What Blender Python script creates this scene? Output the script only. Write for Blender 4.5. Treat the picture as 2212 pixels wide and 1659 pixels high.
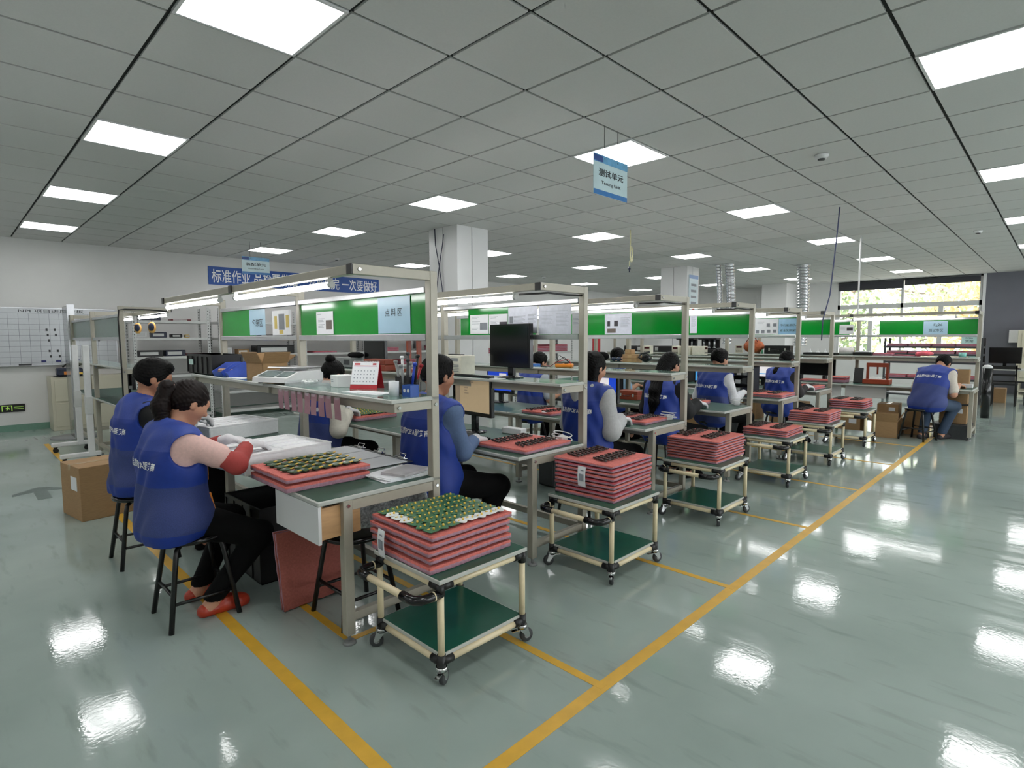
import bpy, bmesh, math, random
import numpy as np
from mathutils import Vector as V, Matrix as M, Euler
from mathutils.bvhtree import BVHTree
random.seed(7)
SC = bpy.context.scene
for _o in list(bpy.data.objects): bpy.data.objects.remove(_o)
COL = SC.collection
PI = math.pi

# ------------------------------------------------------------------ camera
CAM_LOC = V((-0.855, -3.086, 1.40)); YAW, PITCH, ROLL = 0.7771, -0.0825, -0.0039
_F = V((math.cos(YAW)*math.cos(PITCH), math.sin(YAW)*math.cos(PITCH), math.sin(PITCH)))
_R = V((math.sin(YAW), -math.cos(YAW), 0)); _U = _R.cross(_F)
_R2 = _R*math.cos(ROLL)+_U*math.sin(ROLL); _U2 = -_R*math.sin(ROLL)+_U*math.cos(ROLL)
_cd = bpy.data.cameras.new('camera'); _cd.sensor_width = 36; _cd.lens = 1214.45/2212*36
_cd.clip_start = 0.05; _cd.clip_end = 200
CAM = bpy.data.objects.new('camera', _cd); COL.objects.link(CAM)
CAM.matrix_world = M.Translation(CAM_LOC) @ M((_R2, _U2, -_F)).transposed().to_4x4()
SC.camera = CAM
# ------------------------------------------------------------------ daylight and exposure
SC.view_settings.view_transform = 'Standard'; SC.view_settings.look = 'None'
SC.view_settings.gamma = 1.0; SC.view_settings.use_curve_mapping = False
SC.view_settings.exposure = 0.52
LAMP = 9.0        # radiance of the ceiling panels
TUBE = 11.0       # radiance of the bench tubes
SKY = 5.0
W = bpy.data.worlds.new('sky'); SC.world = W; W.use_nodes = True
_n = W.node_tree.nodes; _bg = _n['Background']
_bg.inputs[0].default_value = (0.93, 0.97, 1.0, 1); _bg.inputs[1].default_value = SKY
_sd = bpy.data.lights.new('sun', 'SUN'); _sd.energy = 4; _sd.angle = 0.02; _sd.color = (1, .93, .8)
SUN = bpy.data.objects.new('sun', _sd); COL.objects.link(SUN)
SUN.rotation_euler = V((0.75, 0.45, -0.62)).to_track_quat('-Z', 'Y').to_euler()
SC.cycles.use_denoising = True
SC.cycles.max_bounces = 7; SC.cycles.diffuse_bounces = 4; SC.cycles.glossy_bounces = 3
SC.cycles.transmission_bounces = 4; SC.cycles.sample_clamp_indirect = 6
SC.cycles.caustics_reflective = False; SC.cycles.caustics_refractive = False

# ------------------------------------------------------------------ materials
def lin(c):
    if isinstance(c, str): c = tuple(int(c[i:i+2], 16) for i in (0, 2, 4))
    return tuple(((v/255)/12.92 if v/255 <= .04045 else ((v/255+.055)/1.055)**2.4) for v in c)
MATS = {}
def mat(name, col='ffffff', rough=.6, metal=0, var=.06, scale=30, bump=0, emit=0, coat=0, spec=.5, alpha=1, trans=0, stretch=None):
    if name in MATS: return MATS[name]
    m = bpy.data.materials.new(name); m.use_nodes = True; MATS[name] = m
    nt = m.node_tree; b = nt.nodes['Principled BSDF']; c = lin(col)
    b.inputs['Roughness'].default_value = rough; b.inputs['Metallic'].default_value = metal
    b.inputs['Specular IOR Level'].default_value = spec; b.inputs['Alpha'].default_value = alpha
    b.inputs['Transmission Weight'].default_value = trans
    if coat: b.inputs['Coat Weight'].default_value = coat; b.inputs['Coat Roughness'].default_value = .06
    tc = nt.nodes.new('ShaderNodeTexCoord'); nz = nt.nodes.new('ShaderNodeTexNoise')
    nz.inputs['Scale'].default_value = scale; nz.inputs['Detail'].default_value = 3
    if stretch:
        mp = nt.nodes.new('ShaderNodeMapping'); mp.inputs['Scale'].default_value = stretch
        nt.links.new(tc.outputs['Object'], mp.inputs[0]); nt.links.new(mp.outputs[0], nz.inputs['Vector'])
    else: nt.links.new(tc.outputs['Object'], nz.inputs['Vector'])
    rp = nt.nodes.new('ShaderNodeValToRGB')
    rp.color_ramp.elements[0].position = .3; rp.color_ramp.elements[1].position = .7
    rp.color_ramp.elements[0].color = tuple(v*(1-var) for v in c)+(1,)
    rp.color_ramp.elements[1].color = tuple(min(1, v*(1+var)) for v in c)+(1,)
    nt.links.new(nz.outputs[0], rp.inputs[0]); nt.links.new(rp.outputs[0], b.inputs['Base Color'])
    if bump:
        bp = nt.nodes.new('ShaderNodeBump'); bp.inputs['Strength'].default_value = bump; bp.inputs['Distance'].default_value = .004
        nt.links.new(nz.outputs[0], bp.inputs['Height']); nt.links.new(bp.outputs[0], b.inputs['Normal'])
    if emit:
        b.inputs['Emission Color'].default_value = c+(1,); b.inputs['Emission Strength'].default_value = emit
    return m
def node(nt, t, **kw):
    n = nt.nodes.new(t)
    for k, v in kw.items(): setattr(n, k, v)
    return n
def floor_material():
    m = bpy.data.materials.new('epoxy_floor'); m.use_nodes = True; nt = m.node_tree; L = nt.links.new
    b = nt.nodes['Principled BSDF']; tc = node(nt, 'ShaderNodeTexCoord')
    n1 = node(nt, 'ShaderNodeTexNoise'); n1.inputs['Scale'].default_value = .8; n1.inputs['Detail'].default_value = 6
    n2 = node(nt, 'ShaderNodeTexNoise'); n2.inputs['Scale'].default_value = 55; n2.inputs['Detail'].default_value = 2
    mp = node(nt, 'ShaderNodeMapping'); mp.inputs['Scale'].default_value = (5, 1.0, 1); mp.inputs['Rotation'].default_value = (0, 0, .75)
    n3 = node(nt, 'ShaderNodeTexNoise'); n3.inputs['Scale'].default_value = 3; n3.inputs['Detail'].default_value = 8
    for n in (n1, n2): L(tc.outputs['Object'], n.inputs['Vector'])
    L(tc.outputs['Object'], mp.inputs[0]); L(mp.outputs[0], n3.inputs['Vector'])
    r = node(nt, 'ShaderNodeValToRGB'); r.color_ramp.elements[0].color = lin('8e9c96')+(1,); r.color_ramp.elements[1].color = lin('a5b3ac')+(1,)
    r.color_ramp.elements[0].position = .35; r.color_ramp.elements[1].position = .7
    L(n1.outputs[0], r.inputs[0])
    sc = node(nt, 'ShaderNodeValToRGB'); sc.color_ramp.elements[0].position = .28; sc.color_ramp.elements[0].color = (.72, .72, .7, 1)
    sc.color_ramp.elements[1].position = .42; sc.color_ramp.elements[1].color = (1, 1, 1, 1); L(n3.outputs[0], sc.inputs[0])
    mx = node(nt, 'ShaderNodeMix', data_type='RGBA', blend_type='MULTIPLY'); mx.inputs[0].default_value = .6
    L(r.outputs[0], mx.inputs[6]); L(sc.outputs[0], mx.inputs[7]); L(mx.outputs[2], b.inputs['Base Color'])
    rr = node(nt, 'ShaderNodeMapRange'); rr.inputs[1].default_value = .35; rr.inputs[2].default_value = .65
    rr.inputs[3].default_value = .03; rr.inputs[4].default_value = .12
    L(n3.outputs[0], rr.inputs[0]); L(rr.outputs[0], b.inputs['Roughness'])
    b.inputs['Specular IOR Level'].default_value = .5
    bp = node(nt, 'ShaderNodeBump'); bp.inputs['Strength'].default_value = .05; bp.inputs['Distance'].default_value = .004
    L(n2.outputs[0], bp.inputs['Height']); L(bp.outputs[0], b.inputs['Normal'])
    MATS['floor'] = m; return m

m_metal = mat('bench_metal', 'a8a395', .38, .15, .03)
m_alu = mat('aluminium', 'c9cacd', .28, .7, .04)
m_chrome = mat('chrome', 'd2d2d2', .15, 1, .03)
m_black = mat('black_plastic', '111112', .42, 0, .1)
m_blackg = mat('black_gloss', '0d0d0f', .18, 0, .1)
m_blackmetal = mat('black_paint', '141313', .3, 0, .1)
m_esd = mat('esd_mat', '224c3e', .42, 0, .05, 60)
m_esdshelf = mat('esd_shelf', '6d8a80', .1, 0, .05, 60)
m_edge = mat('edge_trim', 'b9bbb5', .4, 0, .03)
m_cream = mat('coated_pipe', 'e2d2ae', .35, 0, .03)
m_tgreen = mat('trolley_board', '1d5a48', .28, 0, .07, 18)
m_green = mat('green_board', '0f8a2e', .12, 0, .05, 4)
m_white = mat('white_paint', 'dedede', .5, 0, .02)
m_paper = mat('paper', 'e6e7ea', .6, 0, .02)
m_bluepaper = mat('light_blue_paper', 'a9c9dc', .25, 0, .03, 8)
m_grey = mat('grey_plastic', '8d8f8e', .5)
m_lgrey = mat('light_grey_paint', 'cbccca', .45, 0, .03)
m_dgrey = mat('dark_grey', '3c3e40', .5)
m_card = mat('cardboard', 'a1805a', .8, 0, .08, 25, .1, stretch=(1, 1, 6))
m_ply = mat('plywood', 'c49a6d', .6, 0, .1, 8, 0, stretch=(1, 1, 7))
m_foam_pink = mat('pink_foam', 'cf6f66', .85, 0, .13, 90, .5)
m_foam_red = mat('red_foam', 'b34850', .85, 0, .13, 90, .5)
m_foam_lav = mat('lavender_foam', 'a67f8e', .85, 0, .16, 90, .5)
m_foam_white = mat('white_foam', 'eeeeef', .7, 0, .03, 60, .15)
m_pcb = mat('green_pcb', '2c6a43', .35, 0, .25, 140)
m_yellow = mat('yellow_plastic', 'ecc455', .4)
m_gold = mat('gold', 'd8b25a', .3, .7)
m_dark_mod = mat('dark_module', '3a2d2a', .4, .3, .3, 120)
m_redbrown = mat('red_brown_plastic', '8c3a22', .4, 0, .08)
m_blue = mat('royal_blue', '1f3fb4', .45, 0, .06)
m_binblue = mat('blue_bin', '4a66c8', .35, 0, .05)
m_ylw = mat('floor_tape', 'd2a437', .4, 0, .08, 12)
m_ink = mat('ink', '20242c', .6)
m_inkgrey = mat('grey_ink', '8b9099', .6)
m_signblue = mat('sign_blue', '2f74b4', .35, 0, .04)
m_bannerblue = mat('banner_blue', '23519f', .55, 0, .05, 6)
m_whiteink = mat('white_ink', 'eef0f2', .5)
m_wall = mat('wall_white', 'dcdbd9', .75, 0, .02, 3)
m_wallg = mat('wall_slate', '6a6b73', .75, 0, .03, 4)
m_panelw = mat('panel_white', 'd9d9d9', .35, 0, .02, 3)
m_red = mat('red', 'b3202c', .45)
m_cabinet = mat('cream_steel', 'c2bda9', .4, 0, .02, 4)
m_orange = mat('orange', 'd9822b', .4)
m_lamp = mat('lamp_panel', 'ffffff', .4, emit=LAMP, var=0)
m_tube = mat('lamp_tube', 'ffffff', .4, emit=TUBE, var=0)
def glass(name, col='ffffff', a=.25, rough=.05):
    m = mat(name, col, rough, 0, .02); m.node_tree.nodes['Principled BSDF'].inputs['Alpha'].default_value = a; return m
m_clear = glass('clear_plastic', 'e8eef0', .22, .05)
m_film = glass('clear_film', 'e9eef2', .12, .04)

# ------------------------------------------------------------------ mesh building
class MB:
    def __init__(s): s.b = bmesh.new(); s.mi = 0
    def m(s, i): s.mi = i; return s
    def _fin(s, fs):
        for f in fs: f.material_index = s.mi
    def box(s, x0, x1, y0, y1, z0, z1, bev=0, T=None, seg=1):
        vs = [s.b.verts.new((x, y, z)) for z in (z0, z1) for y in (y0, y1) for x in (x0, x1)]
        fs = [s.b.faces.new([vs[i] for i in q]) for q in ((0, 2, 3, 1), (4, 5, 7, 6), (0, 1, 5, 4), (2, 6, 7, 3), (0, 4, 6, 2), (1, 3, 7, 5))]
        s._fin(fs)
        if T is not None:
            for v in vs: v.co = T @ v.co
        if bev:
            es = list({e for f in fs for e in f.edges})
            r = bmesh.ops.bevel(s.b, geom=es, offset=bev, segments=seg, affect='EDGES', profile=.5)
            s._fin(r['faces'])
        return s
    def cbox(s, c, d, bev=0, T=None):
        return s.box(c[0]-d[0]/2, c[0]+d[0]/2, c[1]-d[1]/2, c[1]+d[1]/2, c[2]-d[2]/2, c[2]+d[2]/2, bev, T)
    def rings(s, rs, cap=True, closed=True):
        prev = None; first = None; fs = []
        for r in rs:
            vs = [s.b.verts.new(p) for p in r]
            if prev:
                n = len(vs)
                for i in range(n if closed else n-1):
                    j = (i+1) % n; f = s.b.faces.new((prev[i], prev[j], vs[j], vs[i])); f.smooth = True; fs.append(f)
            else: first = vs
            prev = vs
        if cap: fs.append(s.b.faces.new(first[::-1])); fs.append(s.b.faces.new(prev))
        s._fin(fs); return s
    def cyl(s, a, b, r, r2=None, n=12):
        a, b = V(a), V(b); r2 = r if r2 is None else r2
        d = (b-a).normalized(); u = d.orthogonal().normalized(); w = d.cross(u)
        return s.rings([[c+(u*math.cos(t)+w*math.sin(t))*q for t in (2*PI*i/n for i in range(n))] for c, q in ((a, r), (b, r2))])
    def tube(s, pts, r, n=8):
        pts = [V(p) for p in pts]; rs = []; u = None
        for i, p in enumerate(pts):
            d = (pts[min(i+1, len(pts)-1)]-pts[max(i-1, 0)]).normalized()
            u = d.orthogonal().normalized() if u is None else (u-d*u.dot(d)).normalized()
            w = d.cross(u)
            rs.append([p+(u*math.cos(t)+w*math.sin(t))*r for t in (2*PI*i2/n for i2 in range(n))])
        return s.rings(rs)
    def lathe(s, prof, c=(0, 0, 0), n=20, T=None):
        rs = [[V((c[0]+r*math.cos(t), c[1]+r*math.sin(t), c[2]+z)) for t in (2*PI*i/n for i in range(n))] for r, z in prof]
        if T is not None: rs = [[T @ p for p in r] for r in rs]
        return s.rings(rs)
    def prism(s, poly, z0, z1, T=None):
        T = T or M()
        lo = [s.b.verts.new(T @ V((x, y, z0))) for x, y in poly]; hi = [s.b.verts.new(T @ V((x, y, z1))) for x, y in poly]
        n = len(poly); fs = [s.b.faces.new(lo[::-1]), s.b.faces.new(hi)]
        fs += [s.b.faces.new((lo[i], lo[(i+1) % n], hi[(i+1) % n], hi[i])) for i in range(n)]
        s._fin(fs); return s
    def quad(s, pts):
        s._fin([s.b.faces.new([s.b.verts.new(p) for p in pts])]); return s
    def sph(s, c, r, n=12, sc=(1, 1, 1), T=None):
        h = n//2; rs = []
        for j in range(1, h):
            a = PI*j/h-PI/2
            rs.append([V((c[0]+r*sc[0]*math.cos(a)*math.cos(t), c[1]+r*sc[1]*math.cos(a)*math.sin(t), c[2]+r*sc[2]*math.sin(a))) for t in (2*PI*i/n for i in range(n))])
        if T is not None: rs = [[T @ p for p in r_] for r_ in rs]
        return s.rings(rs)
    def build(s, name, mats, parent=None, label=None, loc=None, rotz=0):
        bmesh.ops.recalc_face_normals(s.b, faces=s.b.faces)
        me = bpy.data.meshes.new(name); s.b.to_mesh(me); s.b.free()
        for m in (mats if isinstance(mats, (list, tuple)) else [mats]): me.materials.append(m)
        o = bpy.data.objects.new(name, me); COL.objects.link(o)
        if parent is not None: o.parent = parent
        if loc is not None: o.location = loc
        if rotz: o.rotation_euler = (0, 0, rotz)
        if label: o['label'] = label
        return o
def bx(*a, **k): return MB().box(*a, **k)
def tag(o, label, cat, group=None, kind=None):
    o['label'] = label; o['category'] = cat
    if group: o['group'] = group
    if kind: o['kind'] = kind
    return o
def thing(name, label, cat, loc=(0, 0, 0), rotz=0, group=None):
    o = bpy.data.objects.new(name, None); o.empty_display_size = .1; COL.objects.link(o)
    o.location = loc; o.rotation_euler = (0, 0, rotz); return tag(o, label, cat, group)
def struct(o): o['kind'] = 'structure'; return o
KIDS = {}
def dup(root, loc, rotz=0, label=None, group=None):
    r = root.copy(); COL.objects.link(r); r.location = loc; r.rotation_euler = (0, 0, rotz)
    if label: r['label'] = label
    if group: r['group'] = group
    if root.name not in KIDS: KIDS[root.name] = [(c, list(c.children)) for c in root.children]
    for c, gs in KIDS[root.name]:
        d = c.copy(); COL.objects.link(d); d.parent = r
        for g in gs:
            e = g.copy(); COL.objects.link(e); e.parent = d
    return r
def text_mesh(body, width=None, height=None, bold=0, depth=.0006):
    c = bpy.data.curves.new('t', 'FONT'); c.body = body; c.align_x = 'CENTER'; c.align_y = 'CENTER'; c.size = 1
    c.offset = bold; c.resolution_u = 2; c.extrude = 0
    o = bpy.data.objects.new('t', c); COL.objects.link(o)
    me = bpy.data.meshes.new_from_object(o.evaluated_get(bpy.context.evaluated_depsgraph_get()))
    bpy.data.objects.remove(o)
    n = len(me.vertices); co = np.empty(n*3); me.vertices.foreach_get('co', co); co = co.reshape(n, 3)
    lo, hi = co.min(0), co.max(0); co -= (lo+hi)/2; sz = hi-lo
    k = (width/sz[0]) if width else (height/sz[1]); ky = (height/sz[1]) if height else k
    co[:, 0] *= k; co[:, 1] *= ky
    me.vertices.foreach_set('co', co.ravel()); return me, co
def text(name, body, m, parent, T, width=None, height=None, bold=0, label=None):
    """flat lettering; T maps text plane (x right, y up, z towards the reader) into the parent's space"""
    me, co = text_mesh(body, width, height, bold)
    me.transform(T); me.materials.append(m)
    o = bpy.data.objects.new(name, me); COL.objects.link(o); o.parent = parent
    if label: o['label'] = label
    return o
def face_T(c, xd, yd=(0, 0, 1)):
    xd, yd = V(xd).normalized(), V(yd).normalized(); zd = xd.cross(yd)
    return M.Translation(V(c)) @ M((xd, yd, zd)).transposed().to_4x4()
ORD = ['zeroth', 'first', 'second', 'third', 'fourth', 'fifth', 'sixth', 'seventh', 'eighth', 'ninth', 'tenth', 'eleventh', 'twelfth']
# ------------------------------------------------------------------ the room
CEIL = 2.93; XW = 17.3; XF = -7.2; YL = 8.31; YR = -9.0
struct(bx(XF-.2, XW+.2, YR-.2, YL+.2, -.15, 0).build('floor', floor_material()))
def room_walls():
    struct(bx(XF-.2, XW+.2, YL, YL+.15, 0, CEIL+.3).build('wall_left', m_wall))
    # wall with the window at the far end
    y0, y1, z0, z1 = -1.55, 1.65, .85, CEIL
    b = MB().box(XW, XW+.2, y1, YL, 0, CEIL+.3).box(XW, XW+.2, y0, y1, 0, z0).box(XW, XW+.2, y0, y1, z1, CEIL+.3)
    struct(b.build('wall_back', m_wall))
    struct(bx(XW, XW+.2, YR, y0, 0, CEIL+.3).build('wall_far_right', m_wallg))
    struct(bx(XF-.15, XF, YR, YL, 0, CEIL+.3).build('wall_front', m_wall))
    # side wall on the aisle side, with openings for the added windows
    b = MB().box(XF, XW, YR-.15, YR, 0, .9).box(XF, XW, YR-.15, YR, 2.75, CEIL+.3)
    xs = [XF, 1.0, 4.6, 5.0, 8.6, 9.0, 12.6, 13.0, 16.6, XW]
    for i in range(0, len(xs), 2): b.box(xs[i], xs[i+1], YR-.15, YR, .9, 2.75)
    struct(b.build('wall_right', m_wall))
    for i in range(4):  # out-of-view windows, added so daylight brightens the ceiling towards this side
        a, c = xs[2*i+1], xs[2*i+2]; f = MB()
        for x in (a, (a+c)/2-.025, c-.05): f.box(x, x+.05, YR-.1, YR-.05, .9, 2.75)
        f.box(a, c, YR-.1, YR-.05, .9, .95).box(a, c, YR-.1, YR-.05, 2.7, 2.75)
        w = struct(f.build('window_%d' % (i+2), m_white)); bx(a, c, YR-.08, YR-.075, .9, 2.75).build('pane', m_film, w)
    f = MB(); w_ = .06
    for y in (y0, .08, y1-w_): f.box(XW+.02, XW+.1, y, y+w_, z0, z1)
    for y in (-.78, .78): f.box(XW+.03, XW+.09, y, y+.1, z0, 2.2)
    f.box(XW+.02, XW+.1, y0, y1, z0, z0+.06).box(XW+.02, XW+.1, y0, y1, 2.16, 2.28).box(XW+.02, XW+.1, y0, y1, z1-.05, z1)
    w = struct(f.build('window_1', m_lgrey)); bx(XW+.055, XW+.06, y0, y1, z0, z1).build('pane', m_film, w)
    struct(bx(XW-.02, XW+.02, y0-.06, y0, 0, CEIL).build('trim_1', m_white))
    struct(bx(XF, XW-.8, YL-.012, YL, 0, .10).build('baseboard_left', mat('green_base', '6f9484', .35, 0, .05)))
    struct(bx(16.4, XW, 2.75, 3.45, 0, CEIL).build('wall_pier', m_wall))
room_walls()
def column(x0, x1, y0, y1):
    b = MB(); g = .008; xm = x0+(x1-x0)*.47; ym = y0+(y1-y0)*.5
    b.box(x0, xm-g, y0, ym-g, 0, CEIL).box(xm+g, x1, y0, ym-g, 0, CEIL).box(x0, xm-g, ym+g, y1, 0, CEIL).box(xm+g, x1, ym+g, y1, 0, CEIL)
    b.box(x0+.02, x1-.02, y0+.02, y1-.02, 0, CEIL)
    return struct(b.build('column', m_panelw))
column(4.16, 4.73, 2.88, 3.5); column(10.6, 11.15, 2.85, 3.48)

LA = [-9.5, -4.5, .5, 5.5, 10.5, 15.5, 20.5, 25.5]; LB = [-12.5, -8.5, -4.5, -.5, 3.5, 7.5, 11.5]
def ceiling():
    T = .6; b = MB(); lit = {(int(a-.5), int(c-.5)) for a in LA for c in LB}
    g = .0105
    for i in range(int(XF/T)-1, int(XW/T)+1):
        for j in range(int(YR/T)-1, int(YL/T)+1):
            if (i, j) in lit: continue
            x0, x1 = max(XF, i*T+g), min(XW, (i+1)*T-g); y0, y1 = max(YR, j*T+g), min(YL, (j+1)*T-g)
            if x1-x0 < .02 or y1-y0 < .02: continue
            z = CEIL
            b.quad([(x0, y0, z), (x0, y1, z), (x1, y1, z), (x1, y0, z)])
            for p, q in (((x0, y0), (x1, y0)), ((x1, y0), (x1, y1)), ((x1, y1), (x0, y1)), ((x0, y1), (x0, y0))):
                b.quad([(p[0], p[1], z), (q[0], q[1], z), (q[0], q[1], z+.012), (p[0], p[1], z+.012)])
    b.m(1).box(XF-.2, XW+.2, YR-.2, YL+.2, CEIL+.012, CEIL+.05)
    struct(b.build('ceiling', [mat('ceiling_tile', 'd0cfcd', .8, 0, .02, 90), mat('ceiling_grid', '1c1d1d', .8)]))
ceiling()
def lights():
    f = MB(); s = .294; h = .278
    f.box(-s, s, -s, -h, -.006, .012).box(-s, s, h, s, -.006, .012).box(-s, -h, -h, h, -.006, .012).box(h, s, -h, h, -.006, .012)
    fo = None
    rows = {-12.5: 'far right', -8.5: 'right', -4.5: 'aisle', -.5: 'bench end', 3.5: 'bench middle', 7.5: 'rack side', 11.5: 'left wall'}
    for c in LB:
        for n, a in enumerate(LA):
            lb = '%s square white ceiling panel light from the front in the %s row' % (ORD[n+1], rows[c])
            loc = (a*.6, c*.6, CEIL)
            if fo is None:
                fo = thing('ceiling_light', lb, 'ceiling light', loc, 0, 'ceiling panel lights')
                f.build('frame', m_white, fo); bx(-h, h, -h, h, -.002, .01).build('diffuser', m_lamp, fo); r0 = fo
            else: dup(r0, loc, 0, lb)
lights()
# floor tape and painted arrows
def tape():
    def strip(n, x0, x1, y0, y1, z=.0012): struct(bx(x0, x1, y0, y1, -.001, z).build('trim_%d' % n, m_ylw))
    strip(2, .04, 16.5, -1.86, -1.805); strip(3, .045, .1, -9, 6.6)
    n = 4
    for x in (.93, 2.17, 3.53, 4.94, 6.35, 7.75): strip(n, x-.02, x+.02, -1.84, 2.6, .0016); n += 1
    strip(n, .385, .425, -.79, -.1, .0016); strip(n+1, .385, .95, -.80, -.765, .002)
    n += 2
    g = mat('painted_arrow', '5d6b66', .45, 0, .1)
    for (x, y, s) in ((.0-.28, 3.55, 1), (5.9, -3.35, -1)):
        p = [(-.05, -.3), (.05, -.3), (.05, .05), (.2, -.02), (.2, .06), (0, .25), (-.2, .06), (-.2, -.02), (-.05, .05)]
        if s < 0: p = [(b_*.9, -a_*.9) for a_, b_ in p]
        struct(MB().prism(p, -.001, .0014, M.Translation((x, y, 0))).build('trim_%d' % n, g)); n += 1
tape()

# ------------------------------------------------------------------ workbenches
XP = [.91, 2.157, 3.553, 4.957, 6.356, 7.70, 9.20]; YE = [-.83]*6+[-2.255]; BL = 1.5; TZ = .695; SZ = 1.108
NTH = ['first', 'second', 'third', 'fourth', 'fifth', 'sixth', 'seventh']
def bench_bm(near=True, far=True):
    """returns list of (name, MB, mats, [sub parts])"""
    P = []; d = .665
    t = MB(); t.m(1).box(-d, 0, 0, BL, TZ-.022, TZ-.001, .004); t.m(0).box(-d+.008, -.006, .008, BL-.008, TZ-.002, TZ)
    P.append(('tabletop', t, [m_esd, m_edge], []))
    ys = ([0] if near else [])+([BL-.045] if far else [])
    for y in ys:
        foot = MB().cyl((-.522, y+.022, .0), (-.522, y+.022, .012), .032, .026).cyl((-.522, y+.022, .01), (-.522, y+.022, .06), .008)
        P.append(('leg', bx(-.545, -.5, y, y+.045, .045, TZ-.022, .003), m_metal, [('foot_pad', foot, m_grey)]))
        foot = MB().cyl((-.022, y+.022, .0), (-.022, y+.022, .012), .032, .026).cyl((-.022, y+.022, .01), (-.022, y+.022, .06), .008)
        P.append(('post', bx(-.045, 0, y, y+.045, .045, 1.73, .003), m_metal, [('foot_pad', foot, m_grey)]))
        P.append(('side_rail', bx(-.5, -.045, y+.004, y+.041, TZ-.07, TZ-.023, .002), m_metal, []))
        P.append(('foot_rail', bx(-.5, -.045, y+.006, y+.039, .105, .145, .002), m_metal, []))
        P.append(('shelf_bracket', bx(-.265, -.045, y+.004, y+.041, SZ-.065, SZ-.021, .002), m_metal, []))
        ym = y if y == 0 else y
        bo = MB()
        s = -1 if y == 0 else 1; yf = y+.002 if y == 0 else y+.043
        for x, z in ((-.522, TZ-.046), (-.022, TZ-.046), (-.24, SZ-.043), (-.022, SZ-.043), (-.435, 1.705)):
            bo.cyl((x, yf, z), (x, yf+s*.008, z), .0095, .008, 10)
        P.append(('bolts', bo, m_chrome, []))
        arm = bx(-.468, -.045, y+.001, y+.044, 1.683, 1.728, .002)
        P.append(('arm', arm, m_metal, [('end_cap', bx(-.476, -.467, y, y+.045, 1.682, 1.729, .002), m_blackmetal)]))
    P.append(('back_rail', bx(-.04, -.008, .045 if near else 0, BL-.045, .105, .145), m_metal, []))
    P.append(('apron', bx(-.54, -.505, .045 if near else 0, BL-.045, TZ-.07, TZ-.023), m_metal, []))
    s = MB(); s.m(1).box(-.285, -.0, 0, BL, SZ-.022, SZ-.001, .004); s.m(0).box(-.278, -.006, .008, BL-.008, SZ-.002, SZ)
    P.append(('shelf', s, [m_esdshelf, m_edge], []))
    P.append(('shelf_rail', bx(-.25, -.225, .045 if near else 0, BL-.045, SZ-.07, SZ-.023), m_metal, []))
    P.append(('lower_rail', bx(-.05, -.012, .045 if near else 0, BL-.045, 1.385, 1.42, .003), m_alu, []))
    P.append(('upper_rail', bx(-.05, -.012, .045 if near else 0, BL-.045, 1.625, 1.655, .003), m_alu, []))
    P.append(('beam', bx(-.466, -.426, .045 if near else 0, BL-.045, 1.685, 1.727, .002), m_metal, []))
    return P
def tube_bm():
    t = MB().cyl((-.446, .25, 1.652), (-.446, BL-.05, 1.652), .0145, n=14)
    es = []
    for y, s in ((.25, -1), (BL-.05, 1)):
        e = MB(); es.append(e)
        e.cyl((-.446, y, 1.652), (-.446, y+s*.022, 1.652), .0155, n=14).box(-.456, -.436, y+s*.004-.006, y+s*.004+.006, 1.662, 1.686)
    return t, es
PROTO = {}
def bench(i, u, label, green=(.045, 1.455), board=m_green):
    key = u > 0; loc = (XP[i], YE[i]+u*BL, 0)
    r = thing('workbench', label, 'workbench', loc, 0, 'assembly workbenches')
    for nm, mb, mm, subs in [] if key in PROTO else bench_bm(near=not key):
        o = mb.build(nm, mm, r)
        for sn, sb, sm in subs: sb.build(sn, sm, o)
    if key not in PROTO:
        tb, eb = tube_bm(); o = tb.build('lamp_tube', m_tube, r); [q.build('lamp_holder', m_lgrey, o) for q in eb]
        PROTO[key] = [(c, list(c.children)) for c in r.children]
    else:
        for c, gs in PROTO[key]:
            dd = c.copy(); COL.objects.link(dd); dd.parent = r
            for g in gs: e = g.copy(); COL.objects.link(e); e.parent = dd
    for a, b_ in ([green] if green and not isinstance(green[0], tuple) else (green or [])):
        bx(-.034, -.028, a, b_, 1.419, 1.626).build('board', board, r)
    return r
for i in range(6):
    gr = {0: (.045, 1.45), 1: (.70, 1.16), 2: (.045, 1.45), 3: (.045, 1.45), 4: (.045, 1.45), 5: (.045, 1.45)}[i]
    bench(i, 0, 'grey framed workbench nearest the aisle in the %s row from the front' % NTH[i], gr)
    bench(i, 1, 'grey framed workbench away from the aisle in the %s row from the front' % NTH[i], {0: (.75, 1.45), 1: None}.get(i, (.2, 1.4)))
bench(6, 0, 'grey framed workbench where the hunched worker sits by the aisle', (.03, 1.2))
for u, nm in ((1, 'next to the hunched worker bench'), (2, 'third from the aisle in the last row'), (3, 'furthest from the aisle in the last row')):
    bench(6, u, 'grey framed workbench %s' % nm, (.1, .9) if u == 1 else None)

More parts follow.
